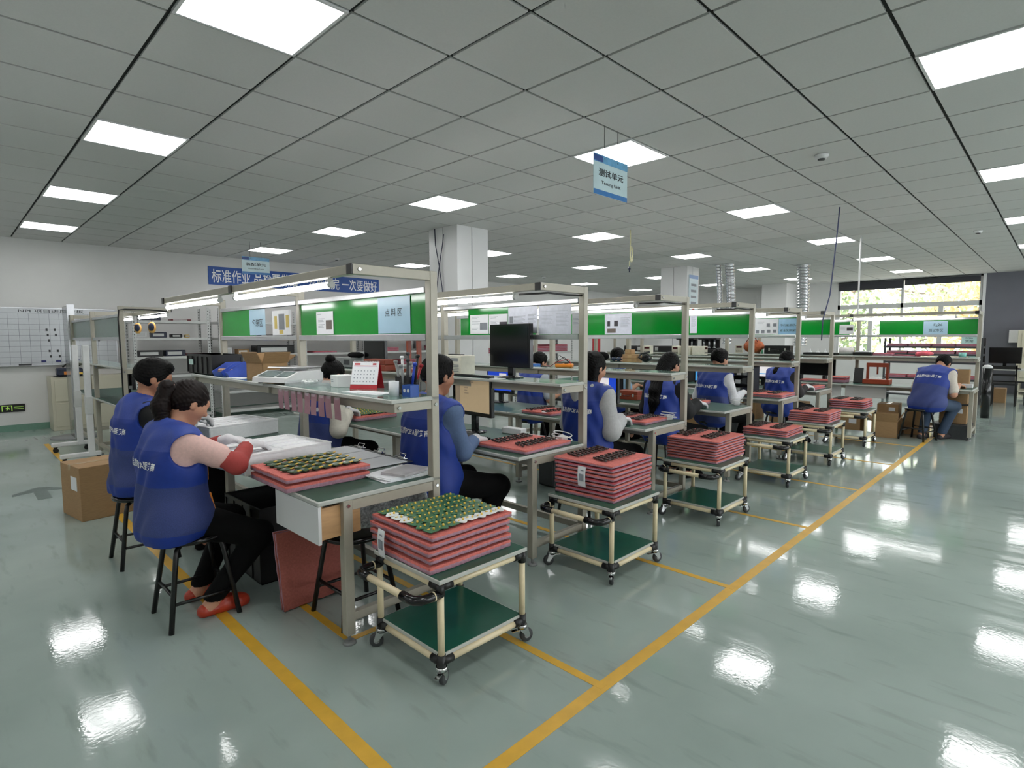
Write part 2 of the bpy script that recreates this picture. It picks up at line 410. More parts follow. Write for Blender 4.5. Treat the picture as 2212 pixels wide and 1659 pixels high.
# papers and signs hanging on the boards behind a clear film (they face the seated workers)
def sheet(x, yl, yr, z0, z1, label, cat, m=None, lines=None, pics=(), txt=None, name='paper_sheet', ink=m_inkgrey, off=0):
    """yl is the left edge as seen by the worker (larger y)"""
    r = thing(name, label, cat, (x-.0375-off, (yl+yr)/2, z0), 0); w, h = yl-yr, z1-z0
    bx(-.0012, 0, -w/2, w/2, 0, h).build('page', m or m_paper, r)
    f = MB()
    for (a, b_, c, n) in lines or ():     # block: left, right, top (0..1), rows
        for k in range(n):
            zz = h*(1-c)-k*.009; e = .35*(((k*37) % 10)/10)*(b_-a)
            f.box(-.0022, -.001, w/2-(b_*w-e*w), w/2-a*w, zz-.0024, zz)
    if lines: f.build('printed_text', ink, r)
    for (a, b_, c, d, mm) in pics:
        bx(-.0024, -.001, w/2-b_*w, w/2-a*w, h*(1-d), h*(1-c)).build('picture', mm, r)
    for (body, cx, cz, tw, th) in txt or ():
        text('lettering', body, m_ink, r, face_T((-.0022, w/2-cx*w, h*(1-cz)), (0, -1, 0)), tw, th, .004)
    return r
pg, pd, py, pk = mat('print_grey', '7b7f86', .6), mat('print_dark', '38343a', .6), mat('print_yellow', 'c9b25e', .6), mat('print_brown', '6a5f58', .6)
X1, X2, X3, X4, X5, X6, X7 = XP
sheet(X1, -.343, -.648, 1.425, 1.62, 'light blue sign sheet nearest the aisle on the front green board', 'sign', m_bluepaper, txt=[('点 料 区', .5, .42, .16, .042)], name='area_sign')
sheet(X1, .389, .168, 1.424, 1.568, 'white product sheet with a dark photo on the front green board', 'paper', lines=[(.08, .3, .1, 1), (.12, .5, .3, 3), (.12, .5, .55, 3)], pics=[(.58, .92, .38, .78, pk)])
sheet(X1, 1.075, .765, 1.424, 1.6, 'white sheet with yellow notes around a grey picture', 'paper', pics=[(.36, .66, .15, .78, pg), (.12, .26, .22, .75, py), (.74, .9, .2, .7, py), (.38, .58, .8, .95, py)])
sheet(X1, 1.508, 1.203, 1.426, 1.622, 'light blue sign sheet furthest from the aisle on the front green board', 'sign', m_bluepaper, txt=[('包装区', .52, .52, .2, .06)], name='area_sign')
sheet(X2, .302, .092, 1.43, 1.578, 'white sheet with a small machine photo, left of two on the second bench', 'paper', lines=[(.1, .5, .12, 2), (.1, .55, .35, 3), (.1, .45, .7, 2)], pics=[(.55, .95, .42, .8, pg)])
sheet(X2, .085, -.118, 1.43, 1.576, 'white sheet with a dark square photo behind the tall black monitor', 'paper', lines=[(.1, .5, .12, 2), (.1, .5, .35, 4)], pics=[(.58, .98, .4, .85, pd)])
sheet(X2, -.125, -.417, 1.43, 1.622, 'text page with a framed photo above the tall black monitor', 'paper', lines=[(.2, .6, .35, 7), (.68, .95, .3, 8)], pics=[(.05, .18, .35, .62, pg)], m=mat('lilac_paper', 'd6d8e4', .3))
sheet(X2, -.427, -.72, 1.423, 1.621, 'pale table print right of the tall black monitor', 'paper', lines=[(.06, .9, .2, 1), (.1, .45, .35, 8), (.55, .95, .3, 10)], m=mat('lilac_paper', 'd6d8e4', .3), ink=mat('faint_ink', 'b9bcc8', .6))
sheet(X2, -.727, -.799, 1.423, 1.563, 'narrow grey strip of paper beside the second bench post', 'paper', lines=[(.1, .9, .2, 6)], m=mat('grey_paper', 'bfc0c4', .5))
sheet(X3, -.007, -.296, 1.425, 1.612, 'lilac page with three dark part photos on the third bench', 'paper', lines=[(.6, .95, .2, 10)], pics=[(.1, .2, .35, .6, pd), (.36, .5, .33, .6, pd), (.1, .42, .72, .92, pk)], m=mat('lilac_paper', 'd6d8e4', .3))
sheet(X4, -.141, -.222, 1.44, 1.634, 'half hidden page beside the fourth bench post', 'paper', lines=[(.2, .9, .1, 12)], m=mat('lilac_paper', 'd6d8e4', .3))
sheet(X5, -.3, -.58, 1.425, 1.618, 'white page with six small grey photos on the fifth bench', 'paper', pics=[(.5, .64, .3, .5, pg), (.78, .92, .3, .5, pg), (.04, .18, .72, .92, pg), (.28, .42, .72, .92, pg), (.53, .67, .7, .9, pg), (.78, .92, .7, .9, pg)], lines=[(.1, .4, .2, 3)])
sheet(X5, -.583, -.80, 1.425, 1.615, 'light blue notice reading 安全又环保 beside the fifth bench post', 'sign', mat('notice_blue', '9cc8e6', .3), txt=[('节约能源好，', .5, .42, .18, .028), ('安全又环保！', .5, .75, .18, .028)], name='notice')
sheet(X7, -1.6, -1.881, 1.42, 1.608, 'light blue sheet reading Fg26 测试专区 on the last bench', 'sign', m_bluepaper, txt=[('Fg26', .6, .3, .1, .045), ('测试专区', .52, .7, .17, .045)], name='area_sign')
sheet(X7, -2.04, -2.215, 1.29, 1.385, 'pale green label reading PCBA 货架 under the last green board', 'sign', mat('label_green', 'b4d3cf', .4), txt=[('PCBA', .5, .2, .08, .02), ('货架', .5, .65, .09, .036)], name='shelf_label')
sheet(X7, -.515, -.71, 1.435, 1.58, 'white page with a dark photo near the last row mid post', 'paper', lines=[(.08, .5, .2, 6)], pics=[(.52, .95, .3, .65, pd)])
# ------------------------------------------------------------------ pipe trolleys
TRH = .449
def make_trolley(loc, label):
    r = thing('pipe_trolley', label, 'trolley', loc, 0, 'trolleys along the aisle'); a, b_ = .505, .475; q = .0145
    for nm, z in (('top_board', TRH), ('lower_board', .135)):
        t = MB(); t.m(1).box(0, a, 0, b_, z-.018, z-.001, .002); t.m(0).box(.006, a-.006, .006, b_-.006, z-.002, z)
        if nm == 'lower_board': t = MB(); t.m(1).box(.016, a-.016, .016, b_-.016, z-.016, z-.001, .002); t.m(0).box(.022, a-.022, .022, b_-.022, z-.002, z)
        t.build(nm, [m_tgreen, m_edge], r)
    cs = [(.018, .018), (a-.018, .018), (.018, b_-.018), (a-.018, b_-.018)]
    for (x, y) in cs:
        MB().cyl((x, y, .095), (x, y, TRH-.018), q, n=12).build('upright_pipe', m_cream, r)
        for z in (.105, TRH-.034):
            sx = 1 if x < a/2 else -1; sy = 1 if y < b_/2 else -1
            j = MB().cyl((x, y, z-.04 if z < .2 else z-.035), (x, y, z+.03 if z < .2 else z+.014), .0185, n=12)
            j.cyl((x, y, z), (x+sx*.055, y, z), .0185, n=12).cyl((x, y, z), (x, y+sy*.055, z), .0185, n=12)
            j.build('pipe_joint', m_black, r)
    for z in (.105, TRH-.034):
        for y in (.018, b_-.018): MB().cyl((.05, y, z), (a-.05, y, z), q, n=12).build('cross_pipe', m_cream, r)
        for x in (.018, a-.018): MB().cyl((x, .05, z), (x, b_-.05, z), q, n=12).build('cross_pipe', m_cream, r)
    zh = TRH-.062
    h = MB().cyl((-.095, .075, zh), (-.095, b_-.075, zh), q, n=12).build('handle', m_cream, r)
    for y, s in ((.018, 1), (b_-.018, -1)):
        e = MB().tube([(.02, y, zh), (-.04, y, zh), (-.072, y+s*.006, zh), (-.09, y+s*.024, zh), (-.095, y+s*.05, zh), (-.095, y+s*.1, zh)], .019, 10)
        e.m(1).cyl((-.02, y, zh), (-.014, y, zh), .0195, n=12)
        e.build('handle_elbow', [m_blackg, m_cream], h)
    for k, (x, y) in enumerate(cs):
        an = [.5, -.3, 2.6, .2][k]; T = M.Translation((x, y, 0)) @ M.Rotation(an, 4, 'Z')
        f = MB().cyl(T @ V((0, 0, .088)), T @ V((0, 0, .07)), .024, n=14)
        for s in (-1, 1):
            f.prism([(-.008, .084), (.02, .084), (.036, .03), (.02, .024), (-.014, .062)], s*.0135-.001, s*.0135+.001, T @ M.Rotation(PI/2, 4, 'X'))
        f.cbox((0, 0, .08), (.03, .03, .008), 0, T).cbox((-.035, 0, .062), (.04, .018, .004), 0, T)
        c = f.build('caster', m_chrome, r)
        wh = MB(); wh.m(0).lathe([(.012, -.011), (.028, -.011), (.0315, -.008), (.0315, .008), (.028, .011), (.012, .011)], n=20, T=T @ M.Translation((.022, 0, .0315)) @ M.Rotation(PI/2, 4, 'X'))
        wh.m(1).cyl(T @ V((.022, -.013, .0315)), T @ V((.022, .013, .0315)), .014, n=14)
        wh.build('wheel', [m_dgrey, m_grey], c)
    return r
TR = [(.462, -1.388), (1.704, -1.348), (3.078, -1.348), (4.555, -1.338), (5.80, -1.352), (7.27, -1.352)]
t0 = make_trolley((TR[0][0], TR[0][1], 0), 'cream pipe trolley with green boards, closest to the camera')
for i in range(1, 6):
    dup(t0, (TR[i][0], TR[i][1], 0), 0, 'cream pipe trolley with green boards, %s from the camera along the aisle' % ORD[i+1])

# ------------------------------------------------------------------ foam sheets and boards on them
def foam_bm(a, b_, t, seed, n=14, core=0):
    rd = random.Random(seed); B = MB(); rings = []
    out = []
    for i in range(n): out.append((-a/2+a*i/n, -b_/2))
    for i in range(n): out.append((a/2, -b_/2+b_*i/n))
    for i in range(n): out.append((a/2-a*i/n, b_/2))
    for i in range(n): out.append((-a/2, b_/2-b_*i/n))
    jit = [(rd.uniform(-.0025, .0025), rd.uniform(-.0025, .0025)) for _ in out]
    def ring(z, ins, zj=0): return [V(((x+jx)*(1-ins), (y+jy)*(1-ins*a/b_), z+rd.uniform(-zj, zj))) for (x, y), (jx, jy) in zip(out, jit)]
    rs = [ring(0, .01), ring(t*.12, 0), ring(t*.58, .002, .001), ring(t*.6, .003, .001), ring(t*.9, 0), ring(t, .008)]
    B.m(1).rings(rs[:4], cap=False); B.m(0).rings(rs[3:], cap=False)
    B.m(1); B._fin([B.b.faces.new([B.b.verts.new(p) for p in rs[0][::-1]])])
    B.m(0); B._fin([B.b.faces.new([B.b.verts.new(p) for p in rs[-1]])])
    bmesh.ops.remove_doubles(B.b, verts=B.b.verts, dist=1e-5)
    if core: B.m(0).box(-a*.42, a*.42, -b_*.42, b_*.42, -core, .001)
    return B
FO = {}
def foam(loc, rotz, a, b_, t, label, group, seed=0, col=0, core=0):
    k = (round(a, 3), round(b_, 3), round(t, 4), seed % 4, col, round(core, 4))
    if k not in FO:
        o = foam_bm(a, b_, t, seed % 4+10, core=core).build('foam_sheet', [[m_foam_pink, m_foam_lav], [m_foam_red, m_foam_lav], [m_foam_lav, m_foam_pink]][col]); FO[k] = o
    else: o = FO[k].copy(); COL.objects.link(o)
    o.location = loc; o.rotation_euler = (0, 0, rotz)
    return tag(o, label, 'foam sheet', group)
def stack(cx, cy, z0, n, htot, a, b_, where, seed, rot=0, red=0):
    t = htot/n
    rd = random.Random(seed)
    for k in range(n):
        top = n-1-k
        lb = '%s %s' % ('topmost pink foam sheet' if top == 0 else 'bottom pink foam sheet' if k == 0 else 'pink foam sheet %s from the top' % ORD[top+1], where)
        foam((cx+rd.uniform(-.006, .006), cy+rd.uniform(-.006, .006), z0+k*t+(t*.3 if k else 0)), rot+rd.uniform(-.025, .025), a, b_, t*(.7 if k else .95), lb, 'foam sheets '+where, seed+k, 1 if (k % 3 == 1 and red) else 0, t*.3 if k else 0)
    return z0+htot
def pcb_proto(white=False):
    if white == 'edge':
        r = thing('circuit_board', '', 'circuit board', (0, 0, 0)); w, h = .028, .024
        poly = [(-w, -h+.01), (-w+.008, -h), (w-.008, -h), (w, -h+.008), (w, h-.008), (w-.008, h), (-w+.01, h), (-w, h-.006)]
        MB().prism(poly, .010, .0145).build('board', mat('olive_pcb', '3c5a3c', .3, 0, .3, 120), r); MB().cbox((0, 0, .005), (.03, .026, .0098)).build('module', m_dark_mod, r)
        MB().cbox((.01, -h+.001, .0165), (.022, .008, .004)).build('connector', m_yellow, r); MB().cbox((-.008, .006, .0155), (.014, .012, .003)).build('chip', m_alu, r)
        return r
    r = thing('circuit_board', '', 'circuit board', (0, 0, 0)); w, h = .030, .027
    poly = [(-w, -h+.008), (-w+.006, -h), (w-.012, -h), (w-.01, -h+.006), (w, -h+.006), (w, h-.01), (w-.008, h), (-w+.004, h), (-w, h-.006)]
    MB().prism(poly, .010, .0122).build('board', mat('bare_board', 'e9ecec', .25) if white else m_pcb, r)
    MB().cbox((0, .002, .005), (.022, .02, .0098)).build('module', m_dark_mod, r)
    c = MB().cyl((.006, -.006, .0122), (.006, -.006, .0205), .0052, .0044, 10); c.cbox((-.009, .009, .0135), (.012, .006, .003)); c.build('connector', m_yellow, r)
    return r
PCB = {}
def pcb(loc, rz, label, group, white=False):
    if white not in PCB:
        PCB[white] = pcb_proto(white); r = PCB[white]; r.location = loc; r.rotation_euler = (0, 0, rz); r['label'] = label; r['group'] = group; return r
    return dup(PCB[white], loc, rz, label, group)
def module_bm():
    b = MB(); T = M.Rotation(.1, 4, 'Y')
    b.m(0).cbox((0, 0, .0075), (.07, .010, .008), .001, T).cbox((.02, .004, .011), (.02, .014, .009), 0, T).cbox((-.024, -.004, .009), (.014, .016, .009), 0, T)
    b.m(1).cyl(T @ V((-.038, 0, .012)), T @ V((.04, 0, .013)), .002, n=6)
    return b
MOD = []
def module(loc, rz, label, group):
    if not MOD: o = module_bm().build('electronic_module', [m_dark_mod, mat('pin_steel', '77706a', .35, .6)]); MOD.append(o)
    else: o = MOD[0].copy(); COL.objects.link(o)
    o.location = loc; o.rotation_euler = (0, 0, rz); return tag(o, label, 'module', group)
def modules_on(cx, cy, z, where, ax=.2, by=.3, rot=0, seed=0, ny=7):
    rd = random.Random(seed); R_ = M.Rotation(rot, 3, 'Z')
    for f in range(2):
        for q in range(2):
            for k in range(ny):
                p = R_ @ V((-.155+.31*k/(ny-1)+(.02 if q else 0), (-.115 if f else .085)+q*.06, 0))
                module((cx+p.x, cy+p.y, z), rot+1.0+rd.uniform(-.2, .2), 'dark module %s in the %s line %s' % (ORD[k+1], (('fourth', 'third'), ('second', 'first'))[f][1-q] if f == 0 else ('first', 'second')[q], where), 'dark modules '+where)
# front trolley: five sheets with green boards
zt = stack(.70, -1.105, TRH, 5, .158, .455, .44, 'on the front trolley', 3)
rd = random.Random(4)
for i in range(8):
    for j in range(7):
        wh = (j == 0 and i > 2) or (i == 0 and j in (4, 5)) or (j == 3 and i == 0)
        pcb((.70-.188+i*.0535+rd.uniform(-.003, .003), -1.105-.172+j*.057+rd.uniform(-.003, .003), zt), rd.uniform(-.15, .15)+(PI/4 if (i+j) % 2 else .1),
            '%s circuit board, %s row from the aisle, %s from left, front trolley' % ('bare white' if wh else 'green', ORD[j+1], ORD[i+1]), 'boards on the front trolley', wh)
tagp = [('S2', 2.00, -1.075, 9, .219, .44, .42, 'on the second trolley', 1), ('S3', 3.42, -1.065, 8, .167, .51, .41, 'on the third trolley', 0),
        ('S4', 4.885, -1.06, 4, .068, .455, .41, 'on the fourth trolley', 0), ('S5', 6.10, -1.09, 5, .115, .5, .41, 'on the fifth trolley', 0), ('S6', 7.73, -1.06, 4, .107, .48, .41, 'on the sixth trolley', 1)]
for q, (nm, cx, cy, n, h, a, b_, wh, rdz) in enumerate(tagp):
    z = stack(cx, cy, TRH, n, h, a, b_, wh, 20+q*11, .01 if q else .03, rdz)
    modules_on(cx, cy+.01, z, wh, seed=q, ny=9 if q == 0 else 7)
# trays on the tables
zt = stack(.425, -.385, TZ, 2, .068, .43, .42, 'on the front table', 77)
for i in range(7):
    for j in range(5):
        pcb((.425-.145+i*.054+rd.uniform(-.004, .004), -.385-.14+j*.07+rd.uniform(-.004, .004), zt), rd.uniform(-.25, .25)+.5,
            'green circuit board, %s row from the aisle, %s from the left, front table' % (ORD[j+1], ORD[i+1]), 'boards on the front table', 'edge')
# ------------------------------------------------------------------ people: smooth implicit surfaces turned into meshes
def _nrm(a): return a/np.linalg.norm(a)
def A(*v): return np.array(v, float)
def cap(a, b, ra, rb=None, k=.03): return ('c', np.array(a, float), np.array(b, float), ra, ra if rb is None else rb, k)
def ell(c, r, k=.02, R=None): return ('e', np.array(c, float), np.array(r, float), np.eye(3) if R is None else R, k)
def grow(ps, d):
    out = []
    for p in ps:
        if p[0] == 'c': out.append(('c', p[1], p[2], p[3]+d, p[4]+d, p[5]))
        else: out.append(('e', p[1], p[2]+d, p[3], p[4]))
    return out
def _d(p, X, Y, Z):
    if p[0] == 'c':
        a, b = p[1], p[2]; ab = b-a; L2 = max(ab@ab, 1e-9)
        t = np.clip(((X-a[0])*ab[0]+(Y-a[1])*ab[1]+(Z-a[2])*ab[2])/L2, 0, 1)
        return np.sqrt((X-a[0]-t*ab[0])**2+(Y-a[1]-t*ab[1])**2+(Z-a[2]-t*ab[2])**2)-(p[3]+t*(p[4]-p[3]))
    c, r, R = p[1], p[2], p[3]; x, y, z = X-c[0], Y-c[1], Z-c[2]
    u = (x*R[0, 0]+y*R[1, 0]+z*R[2, 0]); v = (x*R[0, 1]+y*R[1, 1]+z*R[2, 1]); w = (x*R[0, 2]+y*R[1, 2]+z*R[2, 2])
    k0 = np.sqrt((u/r[0])**2+(v/r[1])**2+(w/r[2])**2); k1 = np.sqrt((u/r[0]**2)**2+(v/r[1]**2)**2+(w/r[2]**2)**2)
    return k0*(k0-1)/np.maximum(k1, 1e-6)
def _bb(p, m):
    if p[0] == 'c': r = max(p[3], p[4])+m; return np.minimum(p[1], p[2])-r, np.maximum(p[1], p[2])+r
    r = p[2].max()+m; return p[1]-r, p[1]+r
def sdf_mesh(add, h, sub=(), planes=(), noise=None, shell=0):
    lo = np.min([_bb(p, .015)[0] for p in add], 0)-2*h; hi = np.max([_bb(p, .015)[1] for p in add], 0)+2*h
    n = np.ceil((hi-lo)/h).astype(int)+1; F = np.full(n, .2, np.float32)
    ax = [lo[i]+h*np.arange(n[i]) for i in range(3)]
    def block(p, m):
        a, b = _bb(p, m); i0 = np.maximum(np.floor((a-lo)/h).astype(int), 0); i1 = np.minimum(np.ceil((b-lo)/h).astype(int)+1, n)
        if (i1 <= i0).any(): return None, None
        s = tuple(slice(i0[i], i1[i]) for i in range(3))
        return s, _d(p, ax[0][s[0]][:, None, None], ax[1][s[1]][None, :, None], ax[2][s[2]][None, None, :])
    for p in add:
        k = p[-1]; s, d = block(p, k+.03)
        if s is None: continue
        f = F[s]; e = np.maximum(k-np.abs(f-d), 0)/k; F[s] = np.minimum(f, d)-e*e*k*.25
    if noise is not None: F += noise(ax[0][:, None, None], ax[1][None, :, None], ax[2][None, None, :]).astype(np.float32)
    for p in sub:
        s, d = block(p, .03)
        if s is None: continue
        F[s] = np.maximum(F[s], -d)
    for (pt, nv) in planes:
        pt, nv = np.array(pt, float), _nrm(np.array(nv, float))
        F = np.maximum(F, ((ax[0]-pt[0])*nv[0])[:, None, None]+((ax[1]-pt[1])*nv[1])[None, :, None]+((ax[2]-pt[2])*nv[2])[None, None, :]).astype(np.float32)
    S = F < 0; c8 = sum(S[i:n[0]-1+i, j:n[1]-1+j, k:n[2]-1+k].astype(np.int8) for i in (0, 1) for j in (0, 1) for k in (0, 1))
    act = (c8 > 0) & (c8 < 8); idx = np.full(act.shape, -1, np.int64); I = np.argwhere(act); idx[act] = np.arange(len(I))
    acc = np.zeros((len(I), 3)); cnt = np.zeros(len(I)); cor = [(i, j, k) for i in (0, 1) for j in (0, 1) for k in (0, 1)]
    val = {c: F[I[:, 0]+c[0], I[:, 1]+c[1], I[:, 2]+c[2]] for c in cor}
    for c in cor:
        for a in range(3):
            if c[a]: continue
            e = list(c); e[a] = 1; e = tuple(e); f0, f1 = val[c], val[e]; mk = (f0 < 0) != (f1 < 0)
            t = np.where(mk, f0/np.where(mk, f0-f1, 1), 0); pt = np.tile(np.array(c, float), (len(I), 1)); pt[:, a] = t
            acc[mk] += pt[mk]; cnt[mk] += 1
    vert = lo+h*(I+acc/cnt[:, None]); quads = []
    for a in range(3):
        b, c = (a+1) % 3, (a+2) % 3
        s0 = [slice(None)]*3; s1 = [slice(None)]*3; s0[a] = slice(0, n[a]-1); s1[a] = slice(1, n[a])
        s0, s1 = tuple(s0), tuple(s1); E = np.argwhere(S[s0] != S[s1])
        E = E[(E[:, b] > 0) & (E[:, c] > 0) & (E[:, b] < n[b]-1) & (E[:, c] < n[c]-1)]
        sg = S[tuple(E.T)]; q = []
        for db, dc in ((1, 1), (0, 1), (0, 0), (1, 0)):
            t = E.copy(); t[:, b] -= db; t[:, c] -= dc; q.append(idx[tuple(t.T)])
        q = np.stack(q, 1); q[~sg] = q[~sg][:, ::-1]; quads.append(q)
    Q = np.concatenate(quads); Q = Q[(Q >= 0).all(1)]
    return vert, Q
def np_obj(name, vert, Q, mats, parent, mi=None, label=None):
    me = bpy.data.meshes.new(name); nf = len(Q)
    me.vertices.add(len(vert)); me.vertices.foreach_set('co', vert.astype(np.float32).ravel())
    me.loops.add(nf*4); me.loops.foreach_set('vertex_index', Q.astype(np.int32).ravel())
    me.polygons.add(nf); me.polygons.foreach_set('loop_start', np.arange(nf, dtype=np.int32)*4)
    for m in (mats if isinstance(mats, list) else [mats]): me.materials.append(m)
    if mi is not None: me.polygons.foreach_set('material_index', mi.astype(np.int32))
    me.polygons.foreach_set('use_smooth', np.ones(nf, bool)); me.update(calc_edges=True)
    o = bpy.data.objects.new(name, me); COL.objects.link(o); o.parent = parent
    if label: o['label'] = label
    return o
def ik(a, t, l1, l2, pole):
    d = t-a; L = np.linalg.norm(d)
    if L > (l1+l2)*.995: t = a+d/L*(l1+l2)*.995; d = t-a; L = np.linalg.norm(d)
    u = d/L; x = (l1*l1-l2*l2+L*L)/(2*L); hgt = math.sqrt(max(l1*l1-x*x, 0)); p = pole-u*(pole@u)
    return a+u*x+_nrm(p)*hgt, t
def Ry(t): return np.array([[math.cos(t), 0, math.sin(t)], [0, 1, 0], [-math.sin(t), 0, math.cos(t)]])
def Rz(t): return np.array([[math.cos(t), -math.sin(t), 0], [math.sin(t), math.cos(t), 0], [0, 0, 1]])
m_skin = mat('skin', 'c08c70', .5, 0, .05, 30); m_skin2 = mat('skin_tan', 'a9765b', .5, 0, .05, 30)
m_hair = mat('black_hair', '070606', .6, 0, .3, 60, .3, spec=.15, stretch=(1, 1, .15)); m_hairb = mat('dark_brown_hair', '130907', .55, 0, .3, 60, .3, spec=.2, stretch=(1, 1, .15))
m_vsolid = mat('vest_blue', '0c3088', .6, 0, .06, 40, .1); m_vmesh = mat('vest_mesh', '35427a', .7, 0, .16, 260, .25); m_vyoke = mat('vest_yoke', '2f4596', .6, 0, .1, 200, .2)
m_vdark = mat('vest_navy', '16297a', .65, 0, .12, 160, .15)
m_black_cloth = mat('black_cloth', '070708', .9, 0, .2, 60, spec=.2); m_glove = mat('white_glove', 'd9d6d8', .8, 0, .05, 120, .2)
m_eye = mat('eye_white', 'd8d4cf', .2); m_iris = mat('iris', '1a100c', .15); m_lip = mat('lips', 'a45f55', .5)
def cloth(name, c): return mat(name, c, .8, 0, .06, 70, .15)
def wrinkle(am, f=1.0, ph=0):
    return lambda X, Y, Z: am*(np.sin(34*f*Z+9*X*f+6*np.sin(11*Y+ph)+ph)*.6+np.sin(52*f*(Z*.5+Y)+13*X+ph*2)*.4)
def person(label, seat, yaw, zs=.43, s=1.0, lean=.1, head=.3, hyaw=0, sw=.175, wid=1.0, hands=(None, None), feet=None, h=.008, skin=None, shirt='808080', sleeve='long', slv=.82,
           under=None, trousers=None, hair='short', hairmat=None, gloves=True, vest='mesh', shoes=None, lowhem=.03, extra=None, curl=.5, group=None, txt=True, collar=None, pole=.25, polez=-1, polex=-.25):
    skin = skin or m_skin; hairmat = hairmat or m_hair
    r = thing('person', label, 'person', (seat[0], seat[1], 0), yaw, group)
    inv = np.array(M.Translation((seat[0], seat[1], 0)) @ M.Rotation(yaw, 4, 'Z')).astype(float); inv = np.linalg.inv(inv)
    loc = lambda p: (inv @ A(p[0], p[1], p[2], 1))[:3]
    pel = A(-.01, 0, zs+.085*s); R1, R2, R3 = Ry(lean*.55), Ry(lean), Ry(lean*1.25)
    sp = pel+R1 @ A(0, 0, .20*s); ch = sp+R2 @ A(0, 0, .175*s); nk = ch+R3 @ A(0, 0, .125*s)
    S = {q: nk+R3 @ A(0, q*sw*s, -.05*s) for q in (1, -1)}
    Rh = Rz(hyaw) @ Ry(head); hb = nk+Ry((lean+head)/2) @ A(.012, 0, .05*s); hc = hb+Rh @ A(.018, 0, .105*s)
    w = wid
    torso = [cap(pel+A(-.01, .075*w, .0), pel+A(-.01, -.075*w, 0), .112*s, k=.05),
             cap(pel+A(.02, .055*w, 0), sp+R2 @ A(.015, .05*w, 0), .108*s*w**.5, .098*s, .05), cap(pel+A(.02, -.055*w, 0), sp+R2 @ A(.015, -.05*w, 0), .108*s*w**.5, .098*s, .05),
             cap(sp+R2 @ A(.01, .055*w, 0), ch+R2 @ A(.01, .075*w, 0), .098*s, .100*s, .05), cap(sp+R2 @ A(.01, -.055*w, 0), ch+R2 @ A(.01, -.075*w, 0), .098*s, .100*s, .05),
             cap(ch+R2 @ A(0, .075*w, 0), nk+R3 @ A(-.005, .07*s, -.07*s), .098*s, .062*s, .05), cap(ch+R2 @ A(0, -.075*w, 0), nk+R3 @ A(-.005, -.07*s, -.07*s), .098*s, .062*s, .05),
             cap(S[1], S[-1], .058*s, k=.05), cap(sp+R2 @ A(-.004, 0, -.05), ch+R2 @ A(-.004, 0, .02), .101*s, .101*s, .07), cap(ch+R2 @ A(-.004, 0, .02), nk+R3 @ A(-.012, 0, -.05), .1*s, .06*s, .06), cap(nk+R3 @ A(-.015, .03, -.03), nk+R3 @ A(-.015, -.03, -.03), .055*s, k=.05)]
    neck = [cap(nk+R3 @ A(0, 0, -.03), hb+Rh @ A(.0, 0, .05), .054*s, .050*s, .03)]
    hd = lambda x, y, z: hc+Rh @ A(x*s, y*s, z*s)
    face = [ell(hd(-.008, 0, .022), A(.098, .078, .098)*s, .02, Rh), cap(hd(.02, 0, -.03), hd(.052, 0, -.082), .058*s, .026*s, .03),
            cap(hd(.03, .03, -.03), hd(.045, .012, -.085), .038*s, .022*s, .03), cap(hd(.03, -.03, -.03), hd(.045, -.012, -.085), .038*s, .022*s, .03),
            cap(hd(.086, 0, .012), hd(.108, 0, -.024), .008*s, .012*s, .016), cap(hd(.1, .01, -.027), hd(.1, -.01, -.027), .008*s, k=.01),
            cap(hd(.074, .03, .026), hd(.078, -.03, .026), .014*s, k=.025), cap(hd(.084, .012, -.053), hd(.084, -.012, -.053), .008*s, k=.01), cap(hd(.082, .01, -.064), hd(.082, -.01, -.064), .007*s, k=.01),
            ell(hd(.062, .04, -.022), A(.022, .022, .022)*s, .03), ell(hd(.062, -.04, -.022), A(.022, .022, .022)*s, .03)]
    for q in (1, -1): face.append(ell(hd(-.005, q*.08, -.005), A(.018, .008, .031)*s, .006, Rh))
    eyes = [ell(hd(.079, q*.031, .006), A(.011, .012, .009)*s, .004, Rh) for q in (1, -1)]
    # arms and hands
    arms, fore, hand, cuff = [], [], [], []
    for q, t in zip((1, -1), hands):
        t = loc(t) if t is not None else A(.33, q*.12, zs+.30)
        t_w = t-_nrm((t-S[q])*A(1, .6, .25))*.085*s
        E, Wr = ik(S[q], t_w, .285*s, .245*s, A(polex, q*pole, polez))
        arms.append(cap(S[q], E, .047*s, .040*s, .03)); fore.append(cap(E, Wr, .041*s, .027*s, .03)); cuff.append((E, Wr))
        fd = _nrm((t-Wr)*A(1, 1, .5)+A(0, 0, -.012)); side = _nrm(np.cross(A(0, 0, 1), fd)); up = np.cross(fd, side)
        for j, off in enumerate((-.026, -.009, .009, .026)):
            o_ = side*off*s; b0 = Wr+o_*.6+fd*.012; b1 = Wr+o_+fd*.078*s
            hand.append(cap(b0, b1, .0135*s, .0115*s, .014)); ln = (.062, .074, .072, .056)[j if q > 0 else j]*s
            m1 = b1+(fd*math.cos(curl)-up*math.sin(curl))*ln*.5; m2 = m1+(fd*math.cos(curl*2.1)-up*math.sin(curl*2.1))*ln*.5
            hand.append(cap(b1, m1, .0098*s, .0088*s, .006)); hand.append(cap(m1, m2, .0088*s, .0075*s, .005))
        th = -q*1.0; tb = Wr+side*th*.02*s+fd*.028*s; tm = tb+(fd*.7+side*th*.7-up*.25)*.036*s; te = tm+(fd*.95+side*th*.15-up*.3)*.03*s
        hand += [cap(tb, tm, .0125*s, .0105*s, .01), cap(tm, te, .0105*s, .0085*s, .006)]
    legs, ft, ank = [], [], []
